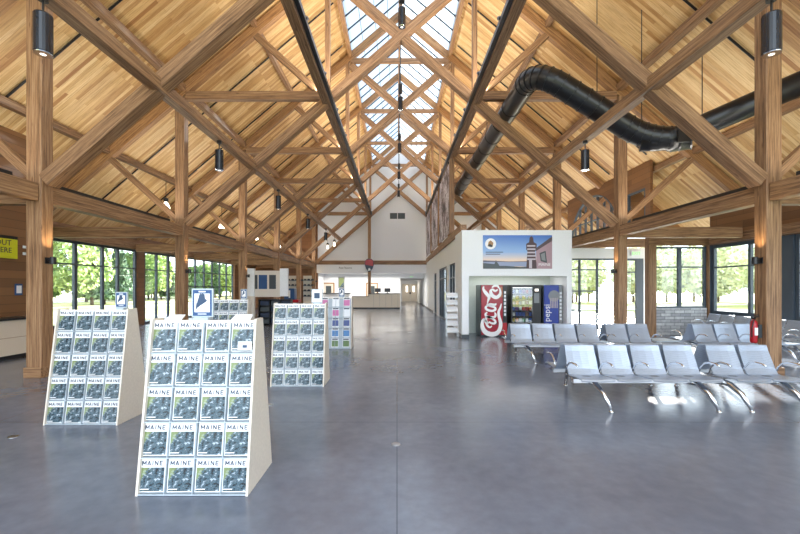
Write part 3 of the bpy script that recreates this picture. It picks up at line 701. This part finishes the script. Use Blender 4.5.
# ------------------------------------------------------------------ beam seating
def make_bench(nl, nr, pitch, double, lab, loc, rz=0):
    """local: x along the beam from its left end, y+ is behind the front row, faces -y"""
    b = thing('beam_seating', lab, 'seating', loc, rz, group='grey metal beam seats')
    gap = .16; xs = [pitch*(i+.5) for i in range(nl)] + [pitch*(nl+i+.5)+gap for i in range(nr)]
    Ltot = pitch*(nl+nr)+(gap if nr else 0); sw = pitch-.035
    def shell(sgn, x):
        o = []
        pan = [(-.30,.415),(-.28,.435),(-.1,.425),(.08,.41),(.15,.42)]
        bk = [(.15,.42),(.2,.5),(.25,.62),(.31,.76),(.335,.84),(.35,.85)]
        for nm, prof, w0, w1 in (('seat_pan',pan,sw,sw),('backrest',bk,sw,sw*.92)):
            m = MB(); n = len(prof); rows = []
            for i, (y, z) in enumerate(prof):
                w = (w0+(w1-w0)*i/(n-1))/2; cur = []
                for j in range(5):
                    u = -1+j*.5; bow = .018*(u*u)
                    cur.append((x+u*w, sgn*(y-(bow if nm == 'backrest' else 0)), z+(bow*.7 if nm == 'seat_pan' else 0)))
                rows.append(cur)
            V = [[[m.bm.verts.new((p[0],p[1]+sgn*d*.7,p[2]-d*.7)) for p in r] for r in rows] for d in (0,.018)]
            for i in range(n-1):
                for j in range(4):
                    m._f([V[0][i][j],V[0][i][j+1],V[0][i+1][j+1],V[0][i+1][j]]); m._f([V[1][i][j],V[1][i+1][j],V[1][i+1][j+1],V[1][i][j+1]])
            for i in range(n-1):
                for j in (0,4): m._f([V[0][i][j],V[0][i+1][j],V[1][i+1][j],V[1][i][j]])
            for j in range(4):
                for i in (0,n-1): m._f([V[0][i][j],V[0][i][j+1],V[1][i][j+1],V[1][i][j]])
            m.build(nm, M['seat'], b, smooth=False)
    oy = .40 if double else 0
    def ysh(sgn): return 0
    for sgn in ((1,-1) if double else (1,)):
        for x in xs:
            k0 = len(b.children)
            shell(sgn, x)
            for o in list(b.children)[k0:] if False else [q for q in COL.objects if q.parent == b and q.name.split('.')[0] in ('seat_pan','backrest') and not q.get('_p')]:
                o['_p'] = 1
                if double: o.location.y = -.40 if sgn > 0 else .40
        ax = [0]+[pitch*i for i in range(1,nl)]+[pitch*nl]+([pitch*nl+gap]+[pitch*(nl+i)+gap for i in range(1,nr)]+[Ltot] if nr else [])
        off = (-.40 if sgn > 0 else .40) if double else 0
        for x in ax:
            P = lambda y, z: (x, off+sgn*y, z)
            m = MB().tube([P(.2,.44),P(.16,.53),P(.08,.61),P(-.02,.635),P(-.14,.63),P(-.2,.61)], [.012,.013,.014,.016,.016,.012], 8); m.build('armrest', M['chrome'], b, smooth=True)
        yb = off+sgn*.02
        m = MB().box(.02,Ltot-.02,yb-.035,yb+.035,.325,.395); m.build('beam', M['steel'], b, .006)
        m = MB()
        for x in xs: m.box(x-.06,x+.06,yb-.12,yb+.1,.395,.415)
        m.build('seat_bracket', M['grey'], b)
    lx = [pitch*.55, pitch*3.5] + ([pitch*4.4, Ltot-pitch*.35] if nr else [])
    if not double: lx = [pitch*.6, Ltot/2, Ltot-pitch*.7]
    for x in lx:
        m = MB()
        yy = ((-.40,.40) if double else (0,))
        for c0 in yy:
            for sg in ((-1,1) if not double else ((-1,) if c0 < 0 else (1,))):
                m.tube([(x,c0,.35),(x+.03,c0+sg*.1,.33),(x+.08,c0+sg*.24,.22),(x+.12,c0+sg*.36,.035)], [.045,.043,.036,.026], 10)
                m.lathe([(.035,0),(.035,.012),(.015,.035)], (x+.12,c0+sg*.36,0), 12)
        if double: m.tube([(x,-.4,.34),(x,-.15,.31),(x,.15,.31),(x,.4,.34)], .04, 10)
        m.build('leg', M['chrome'], b, smooth=True)
    return b
make_bench(4,2,.512,True,'grey metal seat row nearest the camera, backed by a second row',(2.6,6.36,0))
make_bench(4,2,.545,True,'grey metal seat row in front of the vending machines',(2.76,9.95,0))
make_bench(4,0,.53,True,'grey metal seats between the red extinguisher and the stone wall',(7.25,9.95,0))
make_bench(6,0,.56,False,'metal seat row along the right windows, backs to the glass',(10.5,13.9,0),-math.pi/2)
for o in COL.objects:
    if '_p' in o.keys(): del o['_p']
tb = thing('side_table', 'low white side table at the end of the seat row before the stone wall', 'table', (6.6,10.0,0))
MB().box(-.3,.3,-.3,.3,.42,.45).build('table_top', M['rackface'], tb, .006); MB().tube([(0,0,.02),(0,0,.42)], .03, 10).box(-.2,.2,-.04,.04,0,.02).box(-.04,.04,-.2,.2,0,.021).build('leg', M['chrome'], tb)

# fire extinguisher on the nearest right post
fx = thing('fire_extinguisher', 'red fire extinguisher on the inner side of the nearest right post', 'extinguisher', (XC+W-.14-.13,7.9,.66))
MB().lathe([(.05,0),(.06,.03),(.06,.37),(.05,.42),(.022,.45),(.022,.47)], n=18).build('cylinder', M['red'], fx, smooth=True)
MB().box(-.03,.03,-.02,.02,.47,.5).bar((0,-.02,.5),(.0,-.11,.53),.025,.02).bar((0,-.02,.53),(0,-.1,.56),.02,.012).build('valve', M['black'], fx)
MB().tube([(.0,-.03,.49),(-.05,-.06,.45),(-.08,-.05,.3),(-.07,-.04,.12)], .01, 8).build('hose', M['black'], fx)
MB().box(.058,.13,-.05,.05,.1,.36).build('bracket', M['grey'], fx); MB().box(-.03,.03,-.064,-.05,.15,.3).build('label_plate', M['paper'], fx)

# ------------------------------------------------------------------ vending kiosk
KX0, KX1, KY0, KY1, KZ = 2.25, 6.06, 13.86, 15.5, 3.74
ki = thing('vending_kiosk', 'white box kiosk housing the three vending machines', 'kiosk', (KX0,KY0,0))
m = MB()
m.box(KX0,KX0+.24,KY0,KY1,0,KZ).box(KX1-.17,KX1,KY0,KY1,0,KZ).box(KX0+.24,KX1-.17,KY0,KY0+.15,2.15,KZ).box(KX0+.24,KX1-.17,KY0+.15,KY1,3.6,KZ)
m.build('shell', M['white'], ki, local=False)
m = MB().box(KX0+.24,KX1-.17,KY1-.08,KY1,0,2.4).box(KX0+.24,KX1-.17,KY0+.15,KY1-.08,2.3,2.4); m.build('recess_lining', M['pale_green'], ki, local=False)
m = MB().box(KX0-.012,KX0,KY0,KY1,0,.12).box(KX0-.012,KX0+.25,KY0-.012,KY0,0,.12); m.build('base_trim', M['grey'], ki, local=False)
lamp('kiosk_light', 'AREA', ((KX0+KX1)/2,KY0+.75,2.28), 22, (1,.97,.92), size=2.6, size_y=.5)
# machines
VY = 14.16; pm = 400/VY
def px2x(p): return (p-397)/pm
def machine(name, x0, x1, lab, hz=1.84):
    v = thing(name, lab, 'vending machine', ((x0+x1)/2,VY,0)); w = (x1-x0)/2
    MB().box(-w,w,.02,.85,.06,hz).box(-w+.05,w-.05,.06,.8,0,.06).build('cabinet', M['grey'], v, .012)
    return v, w, hz
v, w, hz = machine('drinks_vending_machine', 2.96, 3.9, 'red vending machine with white script lettering, left in the kiosk')
zz = lambda x, y: (-w+.03+(x-133)*.00445, .06+(450-y)*.00432)
MB().box(-w+.02,w-.16,-.02,.02,.07,hz-.01).build('front_panel', M['vred'], v, .006)
m = MB(); S = lambda pts, ws: m.ribbon([zz(*p) for p in pts], [q*.0056 for q in ws])
S([(215,372),(200,385),(180,372),(168,345),(150,318),(138,345),(140,385),(165,425),(210,442),(255,432),(278,398),(284,350),(272,300),(268,258),(282,222),(290,190)], [4,10,14,14,12,18,26,30,30,28,24,22,18,16,12,4])
S([(190,352),(172,335),(168,312),(185,300),(215,312),(240,330),(240,350),(215,352),(190,340)], [10,13,15,15,13,13,14,13,10])
S([(178,262),(165,275),(170,292),(200,302),(235,300),(244,280),(236,262)], [8,13,15,14,15,14,7])
S([(180,205),(166,222),(176,240),(212,250),(240,242),(238,222),(205,210),(180,205)], [10,14,15,14,15,14,14,10]); S([(172,200),(205,196),(240,200),(246,188)], [8,14,15,8])
S([(150,48),(148,75),(168,105),(192,135),(185,165),(178,190)], [6,16,22,20,12,4])
S([(262,75),(240,88),(222,75),(205,88),(215,122),(248,140),(275,122),(282,95),(275,60)], [8,14,12,18,24,22,20,14,5])
S([(215,60),(235,45),(262,48),(268,66)], [6,14,14,6])
m.build('script_lettering', M['vwhite'], v).location = (0,-.02,0)
MB().box(w-.155,w-.01,-.02,.02,.55,hz-.01).build('selection_panel', M['black'], v, .004)
m = MB()
for i in range(7): m.box(w-.12,w-.05,-.026,-.02,.75+.13*i,.84+.13*i)
m.build('selection_button', M['paper'], v); MB().box(-.1,.12,-.0215,-.02,.44,.54).build('delivery_slot', M['black'], v); MB().box(w-.155,w-.01,-.02,.02,.07,.5).build('lower_panel', M['red'], v)
MB().box(w-.28,w-.17,-.0215,-.02,1.4,1.78).build('can_picture', plain('can_picture_brown', lin(170,110,70), .3), v)
v2, w2, hz = machine('snack_vending_machine', 4.05, 5.1, 'black glass fronted snack vending machine in the middle of the kiosk')
# open glass front: rebuild the cabinet as a hollow box
old = [o for o in COL.objects if o.parent == v2][0]; bpy.data.objects.remove(old)
m = MB().box(-w2,w2,.02,.85,.06,.5).box(-w2,w2,.02,.85,1.76,hz).box(-w2,-w2+.05,.02,.85,.5,1.76).box(w2-.3,w2,.02,.85,.5,1.76).box(-w2+.05,w2-.3,.75,.85,.5,1.76); m.build('cabinet', M['black'], v2)
m = MB()
for i in range(6): m.box(-w2+.05,w2-.3,.04,.7,.52+.2*i,.535+.2*i)
m.build('shelf', M['grey'], v2)
MB().box(-w2+.05,w2-.3,.02,.026,.5,1.76).build('pane', M['vglass'], v2)
MB().box(-w2+.05,w2-.3,.1,.12,1.735,1.755).build('light_tube', M['lampdim'], v2)
m = MB().box(w2-.24,w2-.06,.008,.02,1.2,1.55); m.build('keypad', M['midgrey'], v2); MB().box(-w2+.1,w2-.35,.008,.02,.2,.4).build('delivery_slot', M['grey'], v2)
for q in ((w2-.15,1.62),): MB().box(q[0]-.06,q[0]+.06,.008,.02,q[1],q[1]+.08).build('display', M['lampdim'], v2)
pc = [('red',lin(200,40,40)),('yellow',lin(232,200,60)),('green',lin(60,140,70)),('blue',lin(50,90,180)),('orange',lin(232,130,40)),('white',lin(235,235,230)),('brown',lin(120,80,50)),('purple',lin(120,60,140))]
pmats = {n: plain('snack_'+n, c, .35) for n, c in pc}
LEV = ['bottom','second lowest','third lowest','third highest','second highest','top']; SIX = ['first','second','third','fourth','fifth','sixth']
for i in range(6):
    for j in range(6):
        n_ = random.choice(pc)[0]; x = v2.location.x-w2+.1+j*.118+.01; z = .536+.2*i
        g = MB().prism([(-.042,0,0),(.042,0,0),(.046,.0,.13),(-.046,0,.13)], (0,.045,0)).build('snack_packet', pmats[n_], None, .006)
        g.location = (x,VY+.08+.0,z); tag(g, f'{n_} snack packet, {SIX[j]} from left on the {LEV[i]} shelf of the snack machine', 'snack', 'snack packets in the vending machine')
v3, w3, hz = machine('drinks_vending_machine', 5.18, 5.86, 'blue vending machine with a round emblem, right in the kiosk')
MB().box(-w3+.02,w3-.14,-.02,.02,.07,hz-.01).build('front_panel', M['vblue'], v3, .006); MB().box(w3-.13,w3-.01,-.02,.02,.07,hz-.01).build('selection_panel', M['midgrey'], v3)
m = MB()
for i in range(8): m.box(w3-.11,w3-.04,-.026,-.02,.6+.13*i,.68+.13*i)
m.build('selection_button', M['paper'], v3)
m = MB(); m.prism([(.03+.2*math.cos(a*math.pi/12),-.02,1.45+.2*math.sin(a*math.pi/12)) for a in range(24)], (0,-.006,0)); m.build('round_emblem', M['midgrey'], v3)
m = MB()
for i in range(5): m.bar((-.1+.06*i,-.024,1.38),(-.08+.055*i,-.024,1.02),.012,.035,(1,0,0))
m.build('ice_streak', plain('pale_ice_print', lin(170,160,165), .3), v3)
text('script_lettering', 'pepsi', .3, M['vwhite'], v3, (-.21,-.022,.85), rot=(math.pi/2,-math.pi/2,0))
# lighthouse poster
po = thing('lighthouse_poster', 'wide poster of a striped lighthouse at sunset on the kiosk front', 'poster', (4.17,KY0-.001,2.4))
pw, ph = 2.39/2, 1.16
def skymat():
    k = N('sunset_sky_print'); tc = k.n('ShaderNodeTexCoord'); sp = k.n('ShaderNodeSeparateXYZ'); k.l(tc.outputs['Object'], sp.inputs[0]); mr = k.n('ShaderNodeMapRange'); mr.inputs['From Min'].default_value = .2; mr.inputs['From Max'].default_value = 1.14; k.l(sp.outputs[2], mr.inputs['Value'])
    k.l(k.ramp([(0,lin(244,196,140)),(.12,lin(228,206,190)),(.4,lin(140,176,220)),(1,lin(58,112,194))], mr.outputs[0]), k.b.inputs['Base Color']); k.b.inputs['Roughness'].default_value = .3; return k.m
MB().box(-pw,pw,-.02,0,0,ph).build('print', skymat(), po)
lay = lambda name, mat, d, *polys: (lambda m: ([m.prism([(a,-.02,b) for a, b in p], (0,-d,0)) for p in polys], m.build(name, mat, po)))(MB())
lay('shore', plain('dusk_shore_print', lin(70,80,84), .4), .001, [(-pw,0),(.6,0),(.6,.09),(.1,.06),(-.4,.1),(-.62,.1),(-.75,.3),(-.8,.16),(-pw,.2)])
lay('sea', plain('dusk_sea_print', lin(150,160,190), .4), .0008, [(-pw,.1),(.4,.07),(.4,.24),(-pw,.24)])
lay('far_shore', plain('far_shore_print', lin(96,92,110), .4), .0012, [(-pw,.23),(.35,.235),(.35,.26),(-.3,.25),(-pw,.29)])
lay('tower', plain('tower_dark_print', lin(74,52,56), .4), .002, [(.3,0),(.68,0),(.6,.62),(.66,.66),(.66,.86),(.56,.92),(.54,1.08),(.48,1.13),(.42,1.08),(.4,.92),(.3,.86),(.3,.66),(.34,.62)])
lay('tower_stripes', plain('tower_pale_print', lin(196,186,196), .4), .003, *[[(.335-.001*i,.42+i*.115),(.625-.002*i,.42+i*.115),(.62-.002*i,.47+i*.115),(.335,.47+i*.115)] for i in range(-1,4)], [(.4,.02),(.5,.02),(.5,.3),(.4,.3)])
lay('house', plain('house_mauve_print', lin(170,140,150), .4), .0035, [(.66,0),(pw,0),(pw,.98),(.64,.62)])
lay('house_roof', plain('house_roof_print', lin(86,72,78), .4), .0045, [(.62,.6),(pw,.96),(pw,1.12),(.62,.7)])
lay('house_window', M['grey'], .005, [(.8,.26),(1.02,.2),(.97,.62),(.76,.54)]); lay('house_window_glass', M['midgrey'], .006, [(.84,.3),(.97,.27),(.94,.56),(.8,.5)])
m = MB().prism([(-.93+.19*math.cos(a*math.pi/14),-.02,.86+.19*math.sin(a*math.pi/14)) for a in range(28)], (0,-.003,0)); m.build('round_logo', M['vwhite'], po)
lay('logo_mark', M['brownframe'], .005, [(-1.03,.8),(-.86,.76),(-.84,.9),(-.93,.98),(-1.0,.93)]); lay('logo_mark', M['black'], .0055, [(-1.04,.78),(-.9,.74),(-.86,.8),(-.97,.86)])
lay('text_line', M['navy'], .002, [(-1.1,.56),(-.5,.56),(-.5,.585),(-1.1,.585)], [(-1.1,.49),(-.6,.49),(-.6,.515),(-1.1,.515)])
text('lettering', 'MAINE', .14, M['vwhite'], po, (.93,-.027,.14))

# leaflet stand beside the kiosk
ls = thing('leaflet_stand', 'white wire leaflet stand beside the left face of the kiosk', 'stand', (1.98,14.4,0))
m = MB()
for x in (-.2,.2):
    m.tube([(x,.12,0),(x,.12,1.6)], .012, 6); m.tube([(x,-.14,0),(x,.12,1.55)], .01, 6); m.tube([(x,-.14,.01),(x,.12,.01)], .01, 6)
m.build('frame', M['steel'], ls)
m = MB()
for i in range(6):
    z = .16+.25*i; m.bar((-.2,-.1,z),(.2,-.1,z),.01,.05); m.prism([(-.2,-.12,z),(.2,-.12,z),(.2,.06,z+.12),(-.2,.06,z+.12)], (0,0,.008))
m.build('tray', M['white'], ls)
for i in range(6):
    z = .175+.25*i
    o = MB().prism([(-.17,-.1,0),(.15,-.12,0),(.16,.05,.115),(-.16,.05,.115)], (0,0,.02)).build('leaflet_pile', M['paper']); o.location = (1.98,14.4,z)
    tag(o, f'white leaflet pile on the {["bottom","second lowest","third lowest","third highest","second highest","top"][i]} tray of the wire stand', 'leaflets', 'leaflet piles on the wire stand')

# ------------------------------------------------------------------ signs and small fittings
def exit_sign(x, y, z, lab, w=.34):
    e = thing('exit_sign', lab, 'sign', (x,y,z), group='exit signs'); MB().box(-w/2,w/2,-.05,0,0,w*.55).build('housing', M['white'], e, .005)
    text('lettering', 'EXIT', w*.42, M['greenexit'], e, (0,-.052,w*.27))
exit_sign(10.1, 16.94, 3.07, 'green exit sign over the right glazed exit door', .42); exit_sign(1.35, 37.48, 2.66, 'small exit sign above the far corridor opening', .3)
vg = thing('wall_vent', 'dark twin air grille high on the white gable', 'vent', ((397.5-397)*34/400,GW,7.65))
for s in (-1,1): MB().box(s*.34-.31,s*.34+.31,-.03,0,0,.5).build('louvre', M['grey'], vg)
ys = thing('yellow_sign', 'yellow board with dark capital letters on the left wood wall', 'sign', (-9.99,9.6,2.5))
MB().box(0,.03,-.9,.9,0,.5).build('board', M['yellow'], ys); MB().box(0,.032,-.9,.9,.5,.58).build('top_band', M['black'], ys)
text('lettering', 'OUT', .2, M['navy'], ys, (.032,.52,.39), rot=(math.pi/2,0,math.pi/2)); text('lettering', 'HERE', .19, M['navy'], ys, (.032,.52,.2), rot=(math.pi/2,0,math.pi/2))
for i, z in enumerate((2.62,2.8)): tag(MB().box(-9.995,-9.97,10.68,10.78,z,z+.07).build('switch_plate', M['paper']), f'{"upper" if i else "lower"} white switch plate on the wood wall by the yellow sign', 'switch')
ws = thing('map_sign', 'small blue map sign on the left wood wall behind the post', 'sign', (-9.99,10.55,1.55)); MB().box(0,.02,-.1,.1,0,.3).build('board', M['blue'], ws); MB().box(.02,.024,-.07,.07,.05,.25).build('sheet', M['paper'], ws)
# counter along the left wall
tc_ = thing('ticket_counter', 'long pale wood service counter with dark top along the left wall', 'counter', (-9.6,5,0))
MB().box(-.38,.2,-6,5.6,.1,.95).build('cabinet', M['counterwood'], tc_); MB().box(-.38,.24,-6,5.65,.95,1.0).build('worktop', M['black'], tc_); MB().box(-.38,.14,-6,5.6,0,.1).build('toe_kick', M['black'], tc_)
m = MB()
for i in range(9): m.box(.2,.206,-5.8+1.25*i,-5.79+1.25*i,.12,.95)
m.box(.2,.206,-6,5.6,.52,.53); m.build('panel_joint', M['brownframe'], tc_)
# information partition on the left middle
ip = thing('display_partition', 'white display partition with framed panels in the left middle distance', 'partition', (-6.2,19.1,0))
for xa, xb in ((-1.0,-.6),(.62,1.0)): MB().box(xa,xb,-.06,.12,1.33,2.66).build('end_panel', M['white'], ip)
MB().box(-.6,.62,0,.08,1.3,2.55).build('back_panel', M['ply'], ip)
MB().box(-1.0,-.6,-.05,.1,0,1.33).build('pedestal', M['ply'], ip)
for xa, xb, mt, lb in ((-.4,0,'blue','blue poster'),(.1,.42,'grey','grey poster'),(-.58,-.46,'grey','narrow dark poster')): o = MB().box(xa,xb,-.02,0,1.68,2.35).build('poster', M[mt], ip); o['label'] = lb
bs = thing('book_shelf', 'black low shelf unit full of dark stock below the partition', 'shelf', (-5.7,18.7,0))
m = MB().box(-.75,.75,.25,.3,0,1.2)
for i in range(5): m.box(-.75,.75,-.1,.25,.05+.28*i,.08+.28*i)
for x in (-.75,-.25,.25,.72): m.box(x,x+.03,-.1,.25,0,1.2)
m.build('carcass', M['black'], bs)
for i in range(4):
    for j in range(3):
        o = MB().box(-.2,.2,-.08,.2,0,.2).build('stock_box', M['navy'] if (i+j)%2 else M['grey'], None, .01); o.location = (-5.7-.46+.49*j,18.7,.082+.28*i)
        tag(o, f'{"navy" if (i+j)%2 else "grey"} stock box on the {["bottom","second","third","top"][i]} level of the black shelf, {["left","middle","right"][j]}', 'box', 'stock boxes on the black shelf')
# gift displays farther back
for i, px_ in enumerate((293,309)):
    x = (px_-397)*33.9/400
    hb = thing('display_board', f'pale display board with dark caps on the far wood wall, {"left" if i==0 else "right"} one', 'display', (x,33.98,0)); MB().box(-.5,.5,-.05,.04,.6,2.75).build('board', M['ply'], hb); MB().box(-.45,.45,-.25,0,.0,.6).build('base_cabinet', M['counterwood'], hb)
    for r in range(4):
        for c_ in range(3):
            o = MB().lathe([(.13,0),(.14,.02),(.11,.1),(.05,.14)], n=10).build('cap', M['grey'] if (r+c_)%2 else M['navy']); o.location = (x-.32+.32*c_,33.8,1.0+.45*r)
            tag(o, f'{"grey" if (r+c_)%2 else "navy"} cap, row {["one","two","three","four"][r]} from below, {["left","middle","right"][c_]}, on the {"left" if i==0 else "right"} display board', 'cap', 'caps on the display boards')
        m = MB().box(-.45,.45,-.3,-.05,.97+.45*r,.995+.45*r); m.build('peg_shelf', M['midgrey'], hb)
gb = thing('gift_table', 'blue gift display on a red base in the left middle distance', 'display', (-5.65,21.5,0)); MB().box(-.3,.3,-.25,.25,0,.95).build('pedestal', M['ply'], gb); MB().box(-.42,.42,-.32,.32,.95,1.1).build('base', M['red'], gb, .01); MB().box(-.35,.2,-.25,.25,1.1,1.7).build('box', M['blue'], gb, .02); MB().box(-.1,-.02,-.26,-.25,1.2,1.6).build('lettering_strip', M['paper'], gb)
# service counter at the far end
sc_ = thing('service_counter', 'long pale panelled service counter with dark top at the far end', 'counter', (-1.04,33.1,0))
MB().box(-1.3,1.3,0,.5,.1,1.2).build('body', M['counterwood'], sc_); MB().box(-1.34,1.34,-.04,.54,1.2,1.27).build('worktop', M['black'], sc_); MB().box(-1.28,1.28,.05,.5,0,.1).build('toe_kick', M['black'], sc_)
MB().box(-2.7,-1.3,0,.5,.1,.98).build('low_body', M['counterwood'], sc_); MB().box(-2.7,-1.34,-.04,.54,.98,1.03).build('low_worktop', M['black'], sc_); MB().box(-2.65,-1.3,.05,.5,0,.1).build('toe_kick', M['black'], sc_)
for i in range(5): MB().box(-.9+.5*i-.005,-.9+.5*i+.005,-.006,0,.1,1.2).build('panel_joint', M['midgrey'], sc_)
bc = thing('back_counter', 'white counter with dark top farther back on the left of the far lobby', 'counter', (-5.0,35.3,0)); MB().box(-1.5,.8,0,.7,0,1.2).build('body', M['white'], bc); MB().box(-1.55,.85,-.04,.74,1.2,1.27).build('worktop', M['black'], bc)
def monitor(x, y, z, lab):
    mo = thing('monitor', lab, 'monitor', (x,y,z), group='black monitors on the far counters'); MB().box(-.25,.25,-.02,.02,.1,.42).build('screen', M['black'], mo, .005); MB().box(-.03,.03,0,.04,.02,.15).box(-.12,.12,-.08,.08,0,.02).build('stand', M['black'], mo)
monitor(-1.6,33.35,1.27,'black monitor on the left end of the service counter'); monitor(-.8,33.35,1.27,'black monitor in the middle of the service counter'); monitor(-4.9,35.6,1.27,'black monitor on the white back counter')
# hanging shield emblem on the slender post
hs = thing('shield_sign', 'red and navy pointed emblem hung on the slender post', 'sign', (XC-2.47,FY[5]-.02,3.05))
out = [(-.36,.95),(-.2,1.1),(0,1.14),(.2,1.1),(.36,.95),(.38,.6),(.28,.3),(.1,.06),(0,0),(-.1,.06),(-.28,.3),(-.38,.6)]
MB().prism([(a,0,b) for a, b in out], (0,-.05,0)).build('board', M['navy'], hs)
MB().prism([(-.33,-.05,.62),(.33,-.05,.5),(.33,-.05,.93),(.18,-.05,1.05),(-.18,-.05,1.05),(-.33,-.05,.93)], (0,-.01,0)).build('red_field', plain('emblem_red', lin(170,50,60), .4), hs)
MB().prism([(-.1,-.05,.1),(.12,-.05,.15),(.05,-.05,.35),(-.08,-.05,.3)], (0,-.012,0)).build('white_mark', M['paper'], hs)
# floor outlets
for i, (px_, py_) in enumerate(((396,444.5),(13,437),(270,405))):
    y = 400*1.75/(py_-287.5); x = (px_-397)*y/400
    o = MB().lathe([(.05,0),(.05,.006),(.035,.008)], (0,0,0), 18).build('floor_outlet', M['steel']); o.location = (x,y,0); tag(o, ['round metal floor outlet in the open floor at mid picture','round metal floor outlet left of the racks','round metal floor outlet behind the nearest rack'][i], 'outlet')

# ------------------------------------------------------------------ trees outside
def tree_mesh(seed, h, r, conifer, mat):
    rd = random.Random(seed); m = MB()
    for _ in range(2200):
        if conifer:
            z = h*(.1+.9*rd.random()**1.3); rr = r*(1-(z/h))*rd.uniform(.35,1)+.1; a = rd.random()*6.283; p = Vector((rr*math.cos(a), rr*math.sin(a), z))
        else:
            q = Vector((rd.gauss(0,1),rd.gauss(0,1),rd.gauss(0,1))).normalized()*rd.uniform(.6,1); bump = 1+.2*math.sin(q.x*5+seed)+.2*math.cos(q.y*6); p = Vector((q.x*r*bump,q.y*r*bump,h*.58+q.z*h*.42))
        s = rd.uniform(.14,.34)
        a = Vector((rd.gauss(0,1),rd.gauss(0,1),rd.gauss(0,1))).normalized(); b = a.orthogonal().normalized()
        m.poly([p+a*s, p+b*s*.7, p-a*s, p-b*s*.7])
    me_o = m.build('foliage', mat); return me_o
tid = 0; protos = []
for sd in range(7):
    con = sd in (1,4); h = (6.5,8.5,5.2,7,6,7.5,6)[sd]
    t = thing('tree', 'tree standing outside beyond the windows on the right, coloured pale for glare' if sd > 4 else 'green tree standing outside beyond the windows on the left', 'tree', (0,0,-.21), group='glare-paled trees outside the right windows' if sd > 4 else 'trees outside the left windows')
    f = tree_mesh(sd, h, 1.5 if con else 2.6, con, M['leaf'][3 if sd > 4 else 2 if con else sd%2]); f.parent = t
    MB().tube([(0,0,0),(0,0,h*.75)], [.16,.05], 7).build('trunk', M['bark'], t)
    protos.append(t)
spots = []
for i in range(40): spots.append((-random.uniform(33,39), 3+i*2.4+random.uniform(-.6,.6)))
for i in range(26): spots.append((-random.uniform(41,46), 3+i*4+random.uniform(-.8,.8)))
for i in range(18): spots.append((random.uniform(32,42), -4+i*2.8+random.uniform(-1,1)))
for i in range(18): spots.append((17+i*2.6+random.uniform(-1,1), 52+random.uniform(-3,6)))
used = set()
for i, (x, y) in enumerate(spots):
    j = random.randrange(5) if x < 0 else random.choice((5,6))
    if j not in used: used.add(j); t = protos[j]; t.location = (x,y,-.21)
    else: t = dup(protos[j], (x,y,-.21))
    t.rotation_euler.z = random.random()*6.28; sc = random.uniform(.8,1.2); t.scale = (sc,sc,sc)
for i, (x, y, w_) in enumerate(((-20.5,24.6,1.3),(-21.5,26.4,1.0),(-19,31,1.1))):
    pass

def sub(child, part):
    for o in COL.objects:
        if o.parent and not o.parent.parent and o.name.split('.')[0] == child:
            c = [q for q in o.parent.children if q.name.split('.')[0] == part]
            if len(c) >= 1:
                p = c[0]; o.location = o.location - p.location; o.parent = p
for a, b in (('script_lettering','front_panel'),('selection_button','selection_panel'),('can_picture','front_panel'),('round_emblem','front_panel'),('ice_streak','front_panel'),('tower_stripes','tower'),('house_window','house'),
             ('house_roof','house'),('keypad','cabinet'),('lite','leaf'),('poster','back_panel'),('state_outline','sheet'),('logo_mark','round_logo'),('red_field','board'),('white_mark','board'),('hose','valve'),
             ('panel_joint','body'),('title','cover_photo'),('caption','cover_photo'),('peg_shelf','board'),('push_plate','leaf'),('lens','rim'),('spot_head','track'),('curb','glazing'),('header_line','border'),('footer_line','border'),('lettering','housing'),('lettering','board'),('seam_ring','main_run')):
    sub(a, b)

# ------------------------------------------------------------------ light
wd = bpy.data.worlds.new('World'); SC.world = wd; wd.use_nodes = True
bg = wd.node_tree.nodes['Background']; bg.inputs[0].default_value = (.80,.90,1,1); bg.inputs[1].default_value = 4.0
sun = bpy.data.lights.new('sun', 'SUN'); sun.energy = 26; sun.angle = .01; sun.color = (1,.95,.86)
so = bpy.data.objects.new('sun', sun); COL.objects.link(so)
so.rotation_euler = Vector((-.45,-.85,-.31)).to_track_quat('-Z','Y').to_euler()
for s in (-1,1):
    for k in range(-1,5):
        ya = FY[k]+.31 if k >= 0 else Y0; yb = FY[k+1]
        lamp('uplight', 'AREA', (XC+s*(W+.2),(ya+yb)/2,3.94), 60, (1,.93,.82), (math.pi,0,0), .12, (yb-ya)-.6)
    lamp('ridge_strip_light', 'AREA', (XC+s*2.75,9,8.15), 370, (1,.94,.84), (math.pi,s*-.45,0), .12, 14)
    lamp('ridge_strip_light', 'AREA', (XC+s*2.75,24,8.15), 370, (1,.94,.84), (math.pi,s*-.45,0), .12, 14)
lamp('lobby_light', 'AREA', (-3,36,2.8), 190, (1,.92,.8), size=7, size_y=2)
lamp('lobby_light', 'AREA', (-2.2,35,2.8), 120, (1,.94,.86), size=8, size_y=.6)
lamp('corridor_light', 'AREA', (1.5,47,2.6), 40, (1,.88,.7), size=.8, size_y=3)
lamp('rooms_light', 'AREA', (4.2,24,3.5), 150, (1,.95,.88), size=1.5, size_y=12)

# ------------------------------------------------------------------ camera
cam = bpy.data.cameras.new('camera'); co = bpy.data.objects.new('camera', cam); COL.objects.link(co)
co.location = (0,0,1.75); co.rotation_euler = (math.pi/2,0,0)
cam.sensor_width = 36; cam.lens = 400*36/800; cam.shift_x = 3/800; cam.shift_y = 20.5/800; cam.clip_start = .05; cam.clip_end = 500
SC.camera = co
vs = SC.view_settings; vs.view_transform = 'Standard'; vs.look = 'None'; vs.exposure = 0.3; vs.gamma = 1; vs.use_curve_mapping = False
